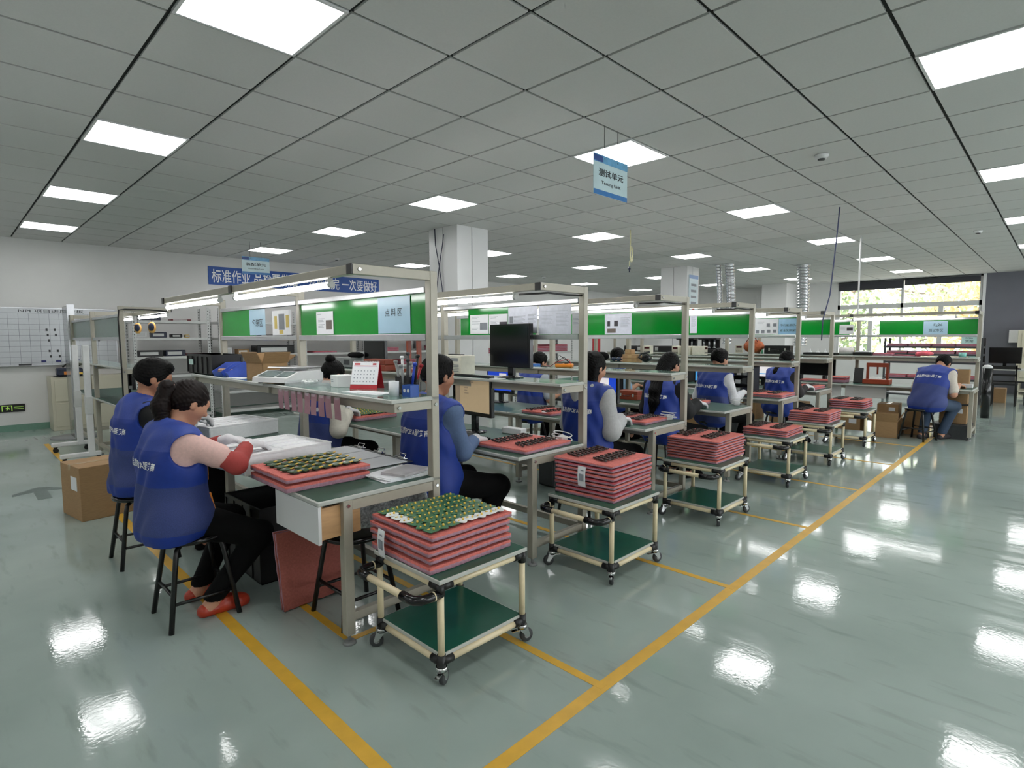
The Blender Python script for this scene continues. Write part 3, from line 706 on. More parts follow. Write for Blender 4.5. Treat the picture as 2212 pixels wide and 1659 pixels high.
    for q, t in zip((1, -1), feet or ((.30, .10), (.30, -.10))):
        hp = A(.03, q*.085, zs+.085*s); an = A(t[0], t[1], .085)
        K, an = ik(hp, an, .40*s, .40*s, A(1, q*.25, .6))
        legs += [cap(hp, K, .083*s, .058*s, .04), cap(K, an, .054*s, .036*s, .03)]; ank.append(an)
        ft += [cap(an+A(0, 0, -.01), A(an[0]-.035, an[1], .033), .034, .03, .02), cap(A(an[0]-.03, an[1], .03), A(an[0]+.13, an[1]+q*.02, .024), .03, .022, .03), cap(A(an[0]+.06, an[1], .035), A(an[0]+.1, an[1]+q*.012, .024), .034, .03, .03)]
    body = torso+arms+fore+neck+face+legs+ft+hand
    v, Q = sdf_mesh(body, min(h, .0065)); np_obj('body', v, Q, skin, r)
    eo = []
    for e_ in eyes: v, Q = sdf_mesh([e_], .004); eo.append(np_obj('eye', v, Q, m_eye, r))
    ir = [ell(hd(.0895, q*.031, .005), A(.003, .0055, .0055)*s, .002, Rh) for q in (1, -1)]; 
    for e_, o_ in zip(ir, eo): v, Q = sdf_mesh([e_], .002); np_obj('iris', v, Q, m_iris, o_)
    br = [cap(hd(.087, q*.018, .032), hd(.078, q*.046, .034), .0035*s, k=.003) for q in (1, -1)]; 
    for e_ in br: v, Q = sdf_mesh([e_], .003); np_obj('eyebrow', v, Q, hairmat, r)
    lp = [cap(hd(.0925, .012, -.053), hd(.0925, -.012, -.053), .0035*s, k=.004), cap(hd(.0895, .01, -.0635), hd(.0895, -.01, -.0635), .0035*s, k=.004)]; v, Q = sdf_mesh(lp, .003); np_obj('lips', v, Q, m_lip, r)
    # shirt
    nr = (nk+R3 @ A(.005, 0, .035), )
    nsub = [cap(nk+R3 @ A(.012, 0, .0), nk+R3 @ A(.03, 0, .12), .061*s, .075*s)]
    SH = cloth('cloth_'+shirt, shirt)
    sa = []; pl = []
    if sleeve == 'long': sa = grow(arms, .014)+grow(fore, .013)
    elif sleeve == 'puffy': sa = grow(arms, .026)+grow(fore, .03)
    else: sa = [('c', a[1], a[1]+(a[2]-a[1])*slv, a[3]+.016, a[4]+.024, .03) for a in arms]
    hs = [cap(c[1]+_nrm(c[1]-c[0])*(.0 if sleeve != 'puffy' else .002), c[1]+_nrm(c[1]-c[0])*.2, .06, .08) for c in cuff] if sleeve in ('long', 'puffy') else []
    v, Q = sdf_mesh(grow(torso[3:], .009)+sa, h, sub=nsub+hs, noise=wrinkle(.0028, 1, seat[0])); np_obj('shirt', v, Q, SH, r)
    if sleeve == 'short' and under:
        for f_, a, c in zip(fore, arms, cuff): v, Q = sdf_mesh(grow([f_], .010)+[('c', a[1]+(a[2]-a[1])*(slv-.25), a[2], .052*s, .05*s, .03)], h, sub=[cap(c[1], c[1]+_nrm(c[1]-c[0])*.2, .05, .08)], noise=wrinkle(.002, 1.6)); np_obj('under_sleeve', v, Q, cloth('cloth_'+under, under), r)
    if collar == 'hood':
        hood = [cap(nk+R3 @ A(-.045, .075, -.01), nk+R3 @ A(-.09, 0, -.06), .036, .045, .04), cap(nk+R3 @ A(-.045, -.075, -.01), nk+R3 @ A(-.09, 0, -.06), .036, .045, .04), cap(nk+R3 @ A(-.085, .03, -.04), nk+R3 @ A(-.1, 0, -.12), .045, .035, .04), cap(nk+R3 @ A(-.045, .075, -.01), nk+R3 @ A(.04, .06, -.04), .03, .024, .03), cap(nk+R3 @ A(-.045, -.075, -.01), nk+R3 @ A(.04, -.06, -.04), .03, .024, .03)]
        v, Q = sdf_mesh(grow(hood, .004), h, noise=wrinkle(.003, 1.4)); np_obj('hood', v, Q, SH, r)
    # trousers
    v, Q = sdf_mesh(grow([torso[0]]+[torso[1], torso[2]], .010)+grow(legs, .016), h, planes=[(sp+A(0, 0, -.03), (0, 0, 1))], sub=[cap(an+A(0, 0, -.05), an+A(0, 0, -.2), .06, .1) for an in ank], noise=wrinkle(.0035, .8, 1)); np_obj('trousers', v, Q, trousers or m_black_cloth, r)
    # vest
    if vest:
        ahs = [cap(S[q]+R3 @ A(0, q*.075*s, -.045), S[q]+R3 @ A(.0, q*.22, -.06), .092*s, .13*s) for q in (1, -1)]+[cap(a[1]+(a[2]-a[1])*.35+A(0, q*.05, 0), a[2], .07*s, .07*s) for a, q in zip(arms, (1, -1))]
        vn = [cap(nk+R3 @ A(.02, 0, .01), nk+R3 @ A(.05, 0, .14), .072*s, .1*s), cap(nk+R3 @ A(.09, 0, -.05), ch+R3 @ A(.14, 0, .0), .05, .03)]
        hem = [cap(pel+A(-.010, 0, .06), pel+A(-.012, 0, -.03), .110*s, k=.06), cap(pel+A(-.014, .08*w, -.03), pel+A(-.014, -.08*w, -.03), .113*s, k=.06), cap(pel+A(.05, .07*w, .03), pel+A(.05, -.07*w, .03), .112*s, k=.06)]+[cap(sp+R2 @ A(.0, q*.07*w, .06), pel+A(.0, q*.07*w, -.02), .104*s, .108*s, .06) for q in (1, -1)]
        v, Q = sdf_mesh(grow(torso[3:], .022)+grow(hem, .016), h, sub=ahs+vn, planes=[(A(0, 0, zs+lowhem), (.12, 0, -1))], noise=wrinkle(.006, .9, seat[1]*3))
        fc = v[Q].mean(1); up_ = _nrm(nk-pel); t = ((fc-pel) @ up_)/np.linalg.norm(nk-pel)
        mi = np.zeros(len(Q), int); mi[t > .80] = 2; mi[t < .42] = 1; mi[(fc[:, 2] < zs+lowhem+.05)] = 0
        side_ = np.abs(fc[:, 1]) > .5
        mats = {'mesh': [m_vsolid, m_vmesh, m_vyoke], 'dark': [m_vdark, m_vdark, m_vdark], 'plain': [m_vsolid, m_vsolid, m_vyoke]}[vest]
        vo = np_obj('vest', v, Q, mats, r, mi)
        if txt:
            bvh = BVHTree.FromPolygons([V(p) for p in v], [tuple(q) for q in Q])
            me, co = text_mesh('富品质PCB\u2019A服务商', .29*s*min(w, 1.05), .040, .016)
            c0 = pel+up_*np.linalg.norm(nk-pel)*.64; dr = _nrm(R2 @ A(1, 0, 0)); upv = _nrm(R2 @ A(0, 0, 1)); out = np.empty_like(co)
            for i_, (x, y, z) in enumerate(co):
                o_ = c0+A(0, -x, 0)+upv*y-dr*.45; hit = bvh.ray_cast(V(o_), V(dr), .6)
                out[i_] = (np.array(hit[0]) if hit[0] else o_+dr*.3)-dr*.0035
            me.vertices.foreach_set('co', out.ravel()); me.materials.append(m_whiteink); me.update()
            o = bpy.data.objects.new('vest_lettering', me); COL.objects.link(o); o.parent = vo
        if vest == 'mesh' and extra == 'trim':
            tr = [cap(sp+A(.13, -.11, .10), sp+A(.125, -.118, .01), .006, k=.01), cap(pel+A(.14, -.12, .12), pel+A(.17, -.12, -.03), .006, k=.01)]
            v, Q = sdf_mesh(tr, .004); np_obj('orange_trim', v, Q, m_orange, vo)
    # gloves
    if gloves:
        nh = len(hand)//2
        for hh, c in zip((hand[:nh], hand[nh:]), cuff): v, Q = sdf_mesh(grow(hh, .0028)+[cap(c[1]-_nrm(c[1]-c[0])*.045, c[1], .034*s, .03*s, .02)], .005, noise=wrinkle(.001, 3)); np_obj('glove', v, Q, m_glove, r)
    # shoes
    sm = shoes or m_black_cloth
    sh = []
    for q, an in zip((1, -1), ank): sh += [cap(A(an[0]-.05, an[1], .026), A(an[0]+.135, an[1]+q*.02, .022), .036, .034, .03), cap(A(an[0]+.05, an[1], .045), A(an[0]+.11, an[1]+q*.015, .03), .042, .036, .03)]
    for an, pr_ in zip(ank, (sh[:2], sh[2:])): v, Q = sdf_mesh(pr_, .007, planes=[(A(0, 0, .001), (0, 0, -1))], sub=[cap(an+A(-.01, 0, .06), an+A(-.01, 0, .2), .05, .05)]); np_obj('shoe', v, Q, sm, r)
    # hair
    strand = lambda X, Y, Z: .0022*np.sin(230*Y+60*X+25*np.sin(18*Z))+.0016*np.sin(310*X-110*Y+14*np.sin(22*Z))
    scalp = [ell(hd(-.018, 0, .028), A(.106, .0885, .106)*s, .02, Rh)]
    cutf = [cap(hd(.13, 0, -.065), hd(.118, 0, .03), .072*s, .05*s), cap(hd(.05, .1, -.05), hd(.06, .095, .0), .032*s, .02*s), cap(hd(.05, -.1, -.05), hd(.06, -.095, .0), .032*s, .02*s),
            cap(hd(.0, .1, -.01), hd(-.0, .1, -.06), .024*s), cap(hd(.0, -.1, -.01), hd(.0, -.1, -.06), .024*s)]
    hp_ = list(scalp); sub = list(cutf); pls = []; tail = []
    if hair == 'short': hp_ += [ell(hd(.02, .01, .085), A(.075, .07, .045)*s, .03, Rh)]; pls = [(hd(-.02, 0, -.055), Rh @ A(-.3, 0, -1))]
    else:
        pls = [(hd(-.02, 0, -.085), Rh @ A(-.15, 0, -1))] if hair not in ('bob', 'long') else []
        if hair == 'ponytail':
            p0 = hd(-.095, 0, .05); p1 = hd(-.14, 0, .035); p2 = p1+A(-.035, 0, -.09); p3 = p2+A(.01, -.01, -.12); p4 = p3+A(.03, -.02, -.11)
            tail += [cap(p0, p1, .026, .034, .02), cap(p1, p2, .034, .04, .02), cap(p2, p3, .04, .032, .02), cap(p3, p4, .032, .012, .02)]
        if hair == 'lowpony':
            p0 = hd(-.1, 0, -.03); p1 = p0+A(-.04, .0, -.05); p2 = p1+A(-.045, .015, -.10); p3 = p2+A(-.0, .02, -.12)
            tail += [cap(p0, p1, .03, .034, .02), cap(p1, p2, .034, .034, .02), cap(p2, p3, .034, .014, .02)]
        if hair == 'bun': tail += [ell(hd(-.085, 0, .115), A(.042, .045, .042)*s, .015, Rh)]
        if hair == 'bob': hp_ += [cap(hd(-.05, .055, 0), hd(-.035, .06, -.115), .045, .035, .03), cap(hd(-.05, -.055, 0), hd(-.035, -.06, -.115), .045, .035, .03), cap(hd(-.075, 0, .0), hd(-.065, 0, -.12), .05, .042, .03)]
        if hair == 'long':
            b0 = hd(-.075, 0, .0); b1 = nk+R3 @ A(-.10, 0, -.02); b2 = ch+R2 @ A(-.15, -.02, .0); b3 = sp+R2 @ A(-.15, -.02, .06); b4 = sp+R2 @ A(-.14, .0, -.05)
            for o_ in (-.028, .028): hp_ += [cap(b0+A(0, o_, 0), b1+A(0, o_, 0), .05, .042, .03), cap(b1+A(0, o_, 0), b2+A(0, o_*.9, 0), .04, .036, .03), cap(b2+A(0, o_*.9, 0), b3+A(0, o_*.8, 0), .036, .032, .03), cap(b3+A(0, o_*.8, 0), b4+A(0, o_*.3, 0), .032, .016, .03)]
    v, Q = sdf_mesh(hp_, min(h, .006), sub=sub, planes=pls, noise=strand); ho = np_obj('hair', v, Q, hairmat, r)
    if tail: v, Q = sdf_mesh(tail, min(h, .006), noise=strand); np_obj('hair_bun' if hair == 'bun' else 'ponytail', v, Q, hairmat, ho)
    if hair == 'ponytail':
        b = MB(); p = hd(-.128, 0, .045); b.sph(p, .03, 10, (1, 1.05, 1.05)); b.build('hair_tie', mat('hair_tie_pink', 'b99088', .6), ho)
    return r
def stool(loc, label, rz=0, zs=.43, sp=.155, first=[]):
    if first: return dup(first[0], (loc[0], loc[1], 0), rz, label)
    r = thing('stool', label, 'stool', (loc[0], loc[1], 0), rz, 'black round stools')
    MB().lathe([(.0, zs-.03), (.145, zs-.03), (.157, zs-.024), (.16, zs-.012), (.155, zs-.002), (.14, zs), (0.001, zs)], n=28).build('seat', m_blackg, r)
    for sx in (-1, 1):
        for sy in (-1, 1):
            t = .08; MB().tube([(sx*.06, sy*.06, zs-.034), (sx*t, sy*t, zs-.036), (sx*(t+.02), sy*(t+.02), zs-.05), (sx*(t+.027), sy*(t+.027), zs-.08), (sx*sp, sy*sp, 0)], .0125, 8).build('leg', m_blackmetal, r)
    b = MB(); e = sp-.028
    for z, q in ((.13, .148-.028+.012), (.17, .13)):
        pass
    q = .137
    for (x0, y0, x1, y1, z) in ((-q, -q, q, -q, .13), (-q, q, q, q, .13), (-q+.008, -q, -q+.008, q, .165), (q-.008, -q, q-.008, q, .165)): b.cyl((x0, y0, z), (x1, y1, z), .0085, n=8)
    b.build('stretcher', m_blackmetal, r); first.append(r); return r
stool((-.011, .02), 'black stool under the woman in the pink shirt')
stool((-.007, 1.061), 'black stool under the worker with black and white sleeves')
stool((.57, -.55), 'empty black stool pushed under the front table')
stool((1.22, -.29), 'black stool under the man at the screen of the second bench')
stool((2.66, -.44), 'black stool under the worker in the grey hoodie')
stool((4.05, -.31), 'black stool under the worker with long loose hair')
stool((5.42, -.19), 'black stool under the worker in the white shirt')
stool((6.80, -.45), 'black stool under the woman with the low ponytail')
stool((8.36, -1.72), 'black stool under the hunched man in jeans', -.33)
stool((1.30, 1.28), 'black stool under the worker with the hair bun')
stool((4.05, 1.42), 'black stool under the worker behind the orange meter')
stool((5.45, 1.24), 'black stool under the worker in light blue sleeves')
stool((1.75, 4.1), 'empty black stool standing before the steel racks')

person('woman in pink shirt, blue mesh vest and dark ponytail reaching over white foam', (-.085, .05), .10, s=.905, lean=.06, head=.5, sw=.17, wid=1.12, hands=((.30, .16, .85), (.34, .0, .84)), pole=1.0, polez=-.45, polex=-.65, slv=.62,
       feet=((.16, .12), (.13, -.11)), h=.006, shirt='d9b3ab', sleeve='short', under='a03c38', hair='ponytail', hairmat=m_hairb, shoes=mat('red_clog', 'b23a24', .35), extra='trim', lowhem=-.005, curl=.35)
person('worker in black and white sleeves and blue vest sitting behind the pink shirt', (-.007, 1.061), .05, s=.99, lean=.10, head=.30, hyaw=-.25, hands=((.40, 1.12, .86), (.35, .90, .90)), pole=.7, polez=-.8, feet=((.3, .1), (.34, -.12)), h=.007,
       skin=m_skin2, shirt='111113', sleeve='short', slv=.5, under='c9c9c9', hair='short', curl=.6)
person('man in blue grey sleeves and royal blue vest at the tan screen', (1.21, -.34), -.02, s=1.0, lean=.09, head=.12, sw=.19, wid=1.1, hands=((1.62, -.1, .74), (1.64, -.36, .735)), feet=((.28, .1), (.25, -.13)), h=.007,
       skin=m_skin2, shirt='5a6f92', sleeve='long', hair='short', vest='plain', lowhem=-.03)
person('worker in grey hoodie and navy vest with hair to the jaw', (2.66, -.44), -.05, s=1.0, lean=.06, head=.28, hyaw=-.15, hands=((3.05, -.25, .75), (2.99, -.60, .745)), feet=((.28, .1), (.28, -.1)), h=.008, shirt='b3b3b3', sleeve='puffy', collar='hood', hair='bob', vest='plain', lowhem=-.03)
person('worker in black sleeves with long loose black hair over a blue vest', (4.05, -.31), -.2, s=.96, lean=.12, head=.3, hands=((4.45, -.1, .75), (4.42, -.56, .745)), h=.008, shirt='121214', sleeve='puffy', hair='long', vest='plain', lowhem=-.05)
person('worker in white shirt and blue vest with short black hair, back turned', (5.42, -.19), -.3, s=.97, lean=.1, head=.25, wid=1.12, hands=((5.82, .05, .75), (5.76, -.46, .745)), h=.009, shirt='d8d8dc', sleeve='long', hair='short', lowhem=-.06)
person('woman in blue vest with a low black ponytail at the sixth bench', (6.80, -.45), -.35, s=.92, lean=.15, head=.35, wid=1.08, hands=((7.2, -.3, .75), (7.12, -.74, .745)), h=.009, shirt='2a2628', sleeve='long', hair='lowpony', vest='plain', lowhem=-.06)
person('hunched man in blue vest, cream sleeves and jeans on a stool', (8.38, -1.80), -.33, s=.97, lean=.55, head=.85, wid=1.1, hands=((8.80, -1.80, .745), (8.72, -2.13, .735)), feet=((.12, .10), (.30, -.05)), h=.009,
       skin=m_skin, shirt='c9c0b4', sleeve='short', hair='short', trousers=mat('denim', '37485f', .8, 0, .12, 90, .1), gloves=False, shoes=mat('dark_slipper', '2c2a2e', .6), lowhem=-.02)
person('worker with a hair bun and cream sleeves behind the pink slips', (1.30, 1.28), .1, s=.94, lean=.2, head=.45, hands=((1.62, 1.5, .78), (1.60, 1.20, .79)), h=.009, shirt='d5cfc2', sleeve='puffy', hair='bun', lowhem=-.02)
person('worker in pale grey sleeves and blue vest behind the orange meter', (4.05, 1.42), -.1, s=.94, lean=.15, head=.4, hands=((4.42, 1.6, .75), (4.4, 1.15, .745)), h=.009, shirt='aeb4bd', sleeve='short', hair='short', lowhem=-.02)
person('worker in light blue sleeves half hidden behind the fourth bench shelf', (5.45, 1.24), -.1, s=.97, lean=.12, head=.35, hands=((5.85, 1.4, .75), (5.8, 1.0, .745)), h=.009, shirt='9ec0dd', sleeve='short', hair='short', gloves=False, lowhem=-.02)
# ------------------------------------------------------------------ things on and under the front bench
def one(name, label, cat, mb, mm, loc=(0, 0, 0), rz=0, group=None):
    return tag(mb.build(name, mm, None, None, loc, rz), label, cat, group)
def foam_block(loc, rz, label):
    b = MB(); w, d, h = .26, .2235, .106
    b.box(-w, w, -d, d, 0, h-.008, .006)
    b.box(-w, w, -d, -d+.03, h-.008, h).box(-w, w, d-.03, d, h-.008, h).box(-w, -w+.03, -d+.03, d-.03, h-.008, h).box(w-.03, w, -d+.03, d-.03, h-.008, h)
    for i in range(1, 4): b.box(-w+.03, w-.03, -d+.03+i*.0967-.008, -d+.03+i*.0967+.008, h-.01, h-.002)
    b.box(-.01, .01, -d+.03, d-.03, h-.01, h-.003)
    one('foam_block', label, 'foam block', b, m_foam_white, loc, rz)
foam_block((.43, .125, TZ), .13, 'white foam block with pockets under the hands of the woman in pink')
foam_block((.60, 1.27, TZ), .2, 'white foam block in front of the worker with black and white sleeves')
one('paper_box', 'small white open box beside the middle post of the front table', 'box', MB().box(-.03, .03, -.04, .04, 0, .004).box(-.03, .03, -.04, -.036, 0, .042).box(-.03, .03, .036, .04, 0, .042).box(-.03, -.026, -.04, .04, 0, .042).box(.026, .03, -.04, .04, 0, .042), m_white, (.80, .545, TZ), .2)
for k, (y, nm) in enumerate(((.10, 'furthest from the aisle'), (-.125, 'in the middle'), (-.35, 'nearest the aisle'))):
    r = thing('clipboard', 'black clipboard with white papers on the front table, %s of three' % nm, 'clipboard', (.85, y, TZ), .05-.03*k, 'clipboards on the front table')
    bx(-.16, .155, -.11, .11, .001, .004).build('board', m_black, r)
    MB().cbox((-.02, 0, .0055), (.28, .205, .003)).cbox((-.03, .004, .0075), (.285, .2, .001), 0, M.Rotation(.05, 4, 'Z')).build('papers', m_paper, r)
    c = MB(); c.box(.125, .16, -.05, .05, .007, .012, .001); c.tube([(.15, -.03, .012), (.165, -.03, .03), (.165, .03, .03), (.15, .03, .012)], .003, 6); c.cyl((.14, -.045, .014), (.14, .045, .014), .005, n=8)
    c.build('clip', m_chrome, r)
r = thing('document_pile', 'loose pile of white papers at the aisle corner of the front table', 'papers', (.77, -.665, TZ), .1)
for k in range(5): MB().cbox((.01*(k % 3)-.01, .008*k-.015, .002+k*.003), (.27, .19, .0028), 0, M.Rotation(-.14+.06*k, 4, 'Z')).build('sheet', m_paper, r)
MB().cbox((.02, -.03, .022), (.21, .15, .012), 0, M.Rotation(.2, 4, 'Z')).build('booklet', mat('booklet_cover', 'b9b4b6', .35, 0, .25, 9), r)
# drawer under the table
r = thing('table_drawer', 'hanging drawer with a white front and bare plywood side under the front table', 'drawer', (.25, -.60, .50), 0)
bx(0, .014, -.22, .22, 0, .17).build('front_panel', m_panelw, r); bx(.015, .03, -.2, .2, .01, .165).build('back_board', m_ply, r)
bx(.03, .215, -.2, -.186, .012, .155).build('side_board', m_ply, r); bx(.03, .215, .186, .2, .012, .155).build('side_board', m_ply, r); bx(.03, .215, -.186, .186, .012, .02).build('bottom_board', m_ply, r)
b = MB(); rr = [[V((.47+.42*i/16+.004*math.sin(i*2.1), -.735+.012*math.sin(i*1.3+j), .49+.14*j/6)) for i in range(17)] for j in range(7)]
b.rings(rr, cap=False, closed=False); rr2 = [[p+V((0, .014, 0)) for p in q] for q in rr]; b.rings(rr2, cap=False, closed=False)
one('bubble_wrap', 'grey sheet of bubble wrap hanging under the front table side rail', 'bubble wrap', b, mat('bubble_film', '9aa0a2', .2, 0, .4, 90, .8))
for k in range(2):
    o = foam_bm(.36, .40, .022, 31+k).build('leaning_foam_sheet', [mat('salmon_foam', 'a25a50', .85, 0, .13, 90, .5), m_foam_lav]); o.matrix_world = M.Translation((.48, -.262+.03*k, .205)) @ M.Rotation(PI/2-.12, 4, 'X') @ M.Rotation(.03, 4, 'Z')
    tag(o, ('red foam panel leaning under the front table, the one towards the aisle', 'red foam panel leaning under the front table, the one behind')[k], 'foam panel', 'foam panels under the front table')
def crate(loc, rz, w, d, h, label, m=None, lab=False, cat='crate', name='plastic_crate', group=None):
    r = thing(name, label, cat, loc, rz, group); t = .006; b = MB()
    b.box(-w/2, w/2, -d/2, d/2, 0, t)
    for (x0, x1, y0, y1) in ((-w/2, w/2, -d/2, -d/2+t), (-w/2, w/2, d/2-t, d/2), (-w/2, -w/2+t, -d/2, d/2), (w/2-t, w/2, -d/2, d/2)): b.box(x0, x1, y0, y1, 0, h)
    b.build('shell', m or m_black, r); b = MB()
    e = .008
    for (x0, x1, y0, y1) in ((-w/2-e, w/2+e, -d/2-e, -d/2+t), (-w/2-e, w/2+e, d/2-t, d/2+e), (-w/2-e, -w/2+t, -d/2, d/2), (w/2-t, w/2+e, -d/2, d/2)): b.box(x0, x1, y0, y1, h-.02, h)
    n = max(2, int(d/.12))
    for i in range(n+1):
        y = -d/2+d*i/n
        for s in (-1, 1): b.box(s*w/2-e, s*w/2+e, y-.006, y+.006, .01, h-.02)
    b.build('rim_and_ribs', m or m_black, r)
    if lab: bx(-w/2-.012, -w/2-.009, d/2-.17, d/2-.06, h*.45, h*.72).build('label', mat('pale_label', 'b9d6cf', .5), r)
    return r
crate((.55, .35, 0), 0, .4, .5, .22, 'black crate on the floor under the front table, bottom one')
crate((.55, .35, .222), .02, .4, .5, .22, 'black crate stacked on another crate under the front table')
# items on the front shelf
crate((.765, 2.03, SZ), 0, .22, .62, .165, 'long black crate with a pale label at the far end of the front shelf', lab=True)
def bin_(loc, rz, label, w=.25, d=.13, h=.105):
    r = thing('parts_bin', label, 'parts bin', loc, rz, 'blue parts bins on the front shelf'); t = .004
    prof = [(-w/2, 0), (w/2, 0), (w/2, h), (-w/2+.1, h), (-w/2-.02, h*.35)]
    Tq = lambda y: M.Translation((0, y, 0)) @ M.Rotation(PI/2, 4, 'X')
    b = MB().prism(prof, 0, t, Tq(-d/2+t)).prism(prof, 0, t, Tq(d/2)).box(-w/2, w/2, -d/2, d/2, 0, t).box(w/2-t, w/2, -d/2, d/2, 0, h)
    b.prism([(-w/2-.02, h*.35), (-w/2, 0), (-w/2+t, 0), (-w/2-.02+t, h*.35)], 0, d, Tq(d/2))
    b.build('shell', m_binblue, r)
    MB().box(-w/2+.02, w/2-.01, -d/2+.008, d/2-.008, t, h*.55, .01).build('contents', mat('small_parts', '9a7f6c', .6, 0, .5, 70, .6), r)
bin_((.785, 1.64, SZ), .2, 'blue parts bin facing the camera beside the long black crate')
bin_((.80, 1.43, SZ), -.2, 'blue parts bin next to the open carton on the front shelf')
def carton(loc, rz, w, d, h, label, flaps=False, lab=False, group=None, name='cardboard_box', cat='cardboard box'):
    r = thing(name, label, cat, loc, rz, group); t = .005; b = MB()
    if flaps:
        b.box(-w/2, w/2, -d/2, d/2, 0, t)
        for q in ((-w/2, w/2, -d/2, -d/2+t), (-w/2, w/2, d/2-t, d/2), (-w/2, -w/2+t, -d/2, d/2), (w/2-t, w/2, -d/2, d/2)): b.box(*q, 0, h)
        b.build('body', m_card, r); l = min(w, d)*.45
        for (c, wd, ang, ax) in (((0, -d/2, h), w, .5, 0), ((0, d/2, h), w, .7, PI), ((-w/2, 0, h), d, .45, -PI/2), ((w/2, 0, h), d, .9, PI/2)):
            T = M.Translation(c) @ M.Rotation(ax, 4, 'Z') @ M.Rotation(ang, 4, 'X')
            MB().box(-wd/2, wd/2, -t/2, t/2, 0, l, 0, T).build('flap', m_card, r)
    else:
        b.box(-w/2, w/2, -d/2, d/2, 0, h, .003); b.build('body', m_card, r)
        bx(-w/2-.001, w/2+.001, -.025, .025, h-.04, h+.0015).build('tape', mat('packing_tape', 'b0936a', .25), r)
    if lab: bx(-w/2-.003, -w/2, -d*.35, -d*.05, h*.55, h*.8).build('label', m_paper, r)
    return r
carton((.79, 1.0, SZ), .12, .19, .22, .12, 'open cardboard carton with raised flaps on the front shelf', flaps=True)
def scale(loc, rz):
    r = thing('weighing_scale', 'white electronic weighing scale with a steel pan on the front shelf', 'scale', loc, rz)
    prof = [(-.17, .012), (.15, .012), (.15, .06), (.12, .08), (-.05, .08), (-.165, .042)]
    MB().prism(prof, -.15, .15, M.Rotation(PI/2, 4, 'X')).build('body', m_white, r)
    T = M.Translation((-.108, 0, .0635)) @ M.Rotation(-.32, 4, 'Y')
    MB().cbox((0, .05, 0), (.09, .14, .004), 0, T).cbox((0, -.085, 0), (.08, .09, .004), 0, T).build('display_panel', mat('scale_display', '6f7c7a', .2, 0, .2, 60), r)
    MB().box(-.06, .16, -.13, .13, .098, .104, .002).box(-.02, .1, -.06, .06, .08, .098).build('pan', m_alu, r)
    for x in (-.13, .12):
        for y in (-.12, .12): MB().cyl((x, y, 0), (x, y, .013), .014).build('foot', m_black, r)
scale((.765, .58, SZ), .35)
one('paper_sheet', 'white sheet of paper lying before the weighing scale', 'paper', bx(-.05, .05, -.1, .1, 0, .0015), m_paper, (.69, 1.29, SZ), .3)
r = thing('parts_tray', 'clear plastic tray holding glossy bags of parts on the front shelf', 'tray', (.74, .27, SZ), .1)
MB().box(-.09, .09, -.11, .11, 0, .004).box(-.09, .09, -.11, -.107, 0, .03).box(-.09, .09, .107, .11, 0, .03).box(-.09, -.087, -.11, .11, 0, .03).box(.087, .09, -.11, .11, 0, .03).build('tray', m_clear, r)
for k in range(4): MB().sph(((-.03, .03, 0, .04)[k], -.07+k*.045, .022), .03, 10, (1, .9, .5)).build('bag', mat('shiny_bag', 'c7ccca', .12, .3, .3, 50), r)
r = thing('paper_box', 'small closed white carton beside the desk calendar', 'box', (.845, .02, SZ), -.15)
bx(-.055, .055, -.06, .06, 0, .07, .002).build('body', m_white, r); MB().box(.056-.11-.0015, -.054, .01, .05, .03, .034).box(-.0565, -.055, .01, .05, .042, .046).build('print', m_inkgrey, r)
def calendar(loc, rz):
    r = thing('desk_calendar', 'white and red tent shaped desk calendar on the front shelf', 'calendar', loc, rz); w, d, h = .168, .095, .155
    for s in (1, -1):
        b = MB(); T = M.Translation((0, s*-d/2, 0)) @ M.Rotation(s*-math.atan2(d/2, h), 4, 'X')
        b.box(-w/2, w/2, -.001, .001, 0, h*1.07, 0, T); b.build('stand_board', m_red, r)
        p = MB().box(-w/2+.002, w/2-.002, s*-.004 if s > 0 else .001, -.001 if s > 0 else .004, .028, h*1.05, 0, T).build('pages', m_paper, r)
        if s > 0:
            t = MB()
            for i in range(7):
                for j in range(4): t.box(-w/2+.018+i*.02, -w/2+.024+i*.02, -.0048, -.004, .042+j*.021, .048+j*.021, 0, T)
            t.build('dates', m_inkgrey, p); MB().box(-w/2+.012, w/2-.012, -.0048, -.004, .135, .139, 0, T).box(-w/2+.014, -w/2+.05, -.0048, -.004, .143, .153, 0, T).box(w/2-.04, w/2-.018, -.0048, -.004, .143, .153, 0, T).build('heading', m_red, p)
    b = MB()
    for i in range(14): b.cyl((-w/2+.01+i*.0112, -.006, h+.002), (-w/2+.01+i*.0112, .006, h+.002), .0035, n=6)
    b.build('spiral', m_chrome, r)
calendar((.868, -.215, SZ), -1.02)
one('paper_roll', 'white roll of labels standing at the corner of the front shelf', 'roll', MB().lathe([(.008, 0), (.026, 0), (.026, .075), (.008, .075), (.008, 0)], n=24), m_paper, (.735, -.69, SZ))
one('paper_sheet', 'thin stack of white papers between the calendar and the label roll', 'paper', MB().cbox((0, 0, .002), (.11, .3, .004)).cbox((.01, -.05, .005), (.09, .18, .003), 0, M.Rotation(.2, 4, 'Z')), m_paper, (.72, -.46, SZ), .12)
r = thing('small_carton', 'small blue and white carton beside the label roll', 'box', (.79, -.755, SZ), .1)
bx(-.028, .028, -.03, .03, 0, .058).build('body', mat('carton_blue', '2a56a8', .4), r); MB().cyl((-.0285, .014, .03), (-.0292, .014, .03), .009, n=12).cyl((-.0285, -.014, .03), (-.0292, -.014, .03), .009, n=12).build('emblem', m_white, r)
r = thing('pen_holder', 'black mesh pen holder full of tools at the front shelf post', 'pen holder', (.835, -.66, SZ), 0)
b = MB()
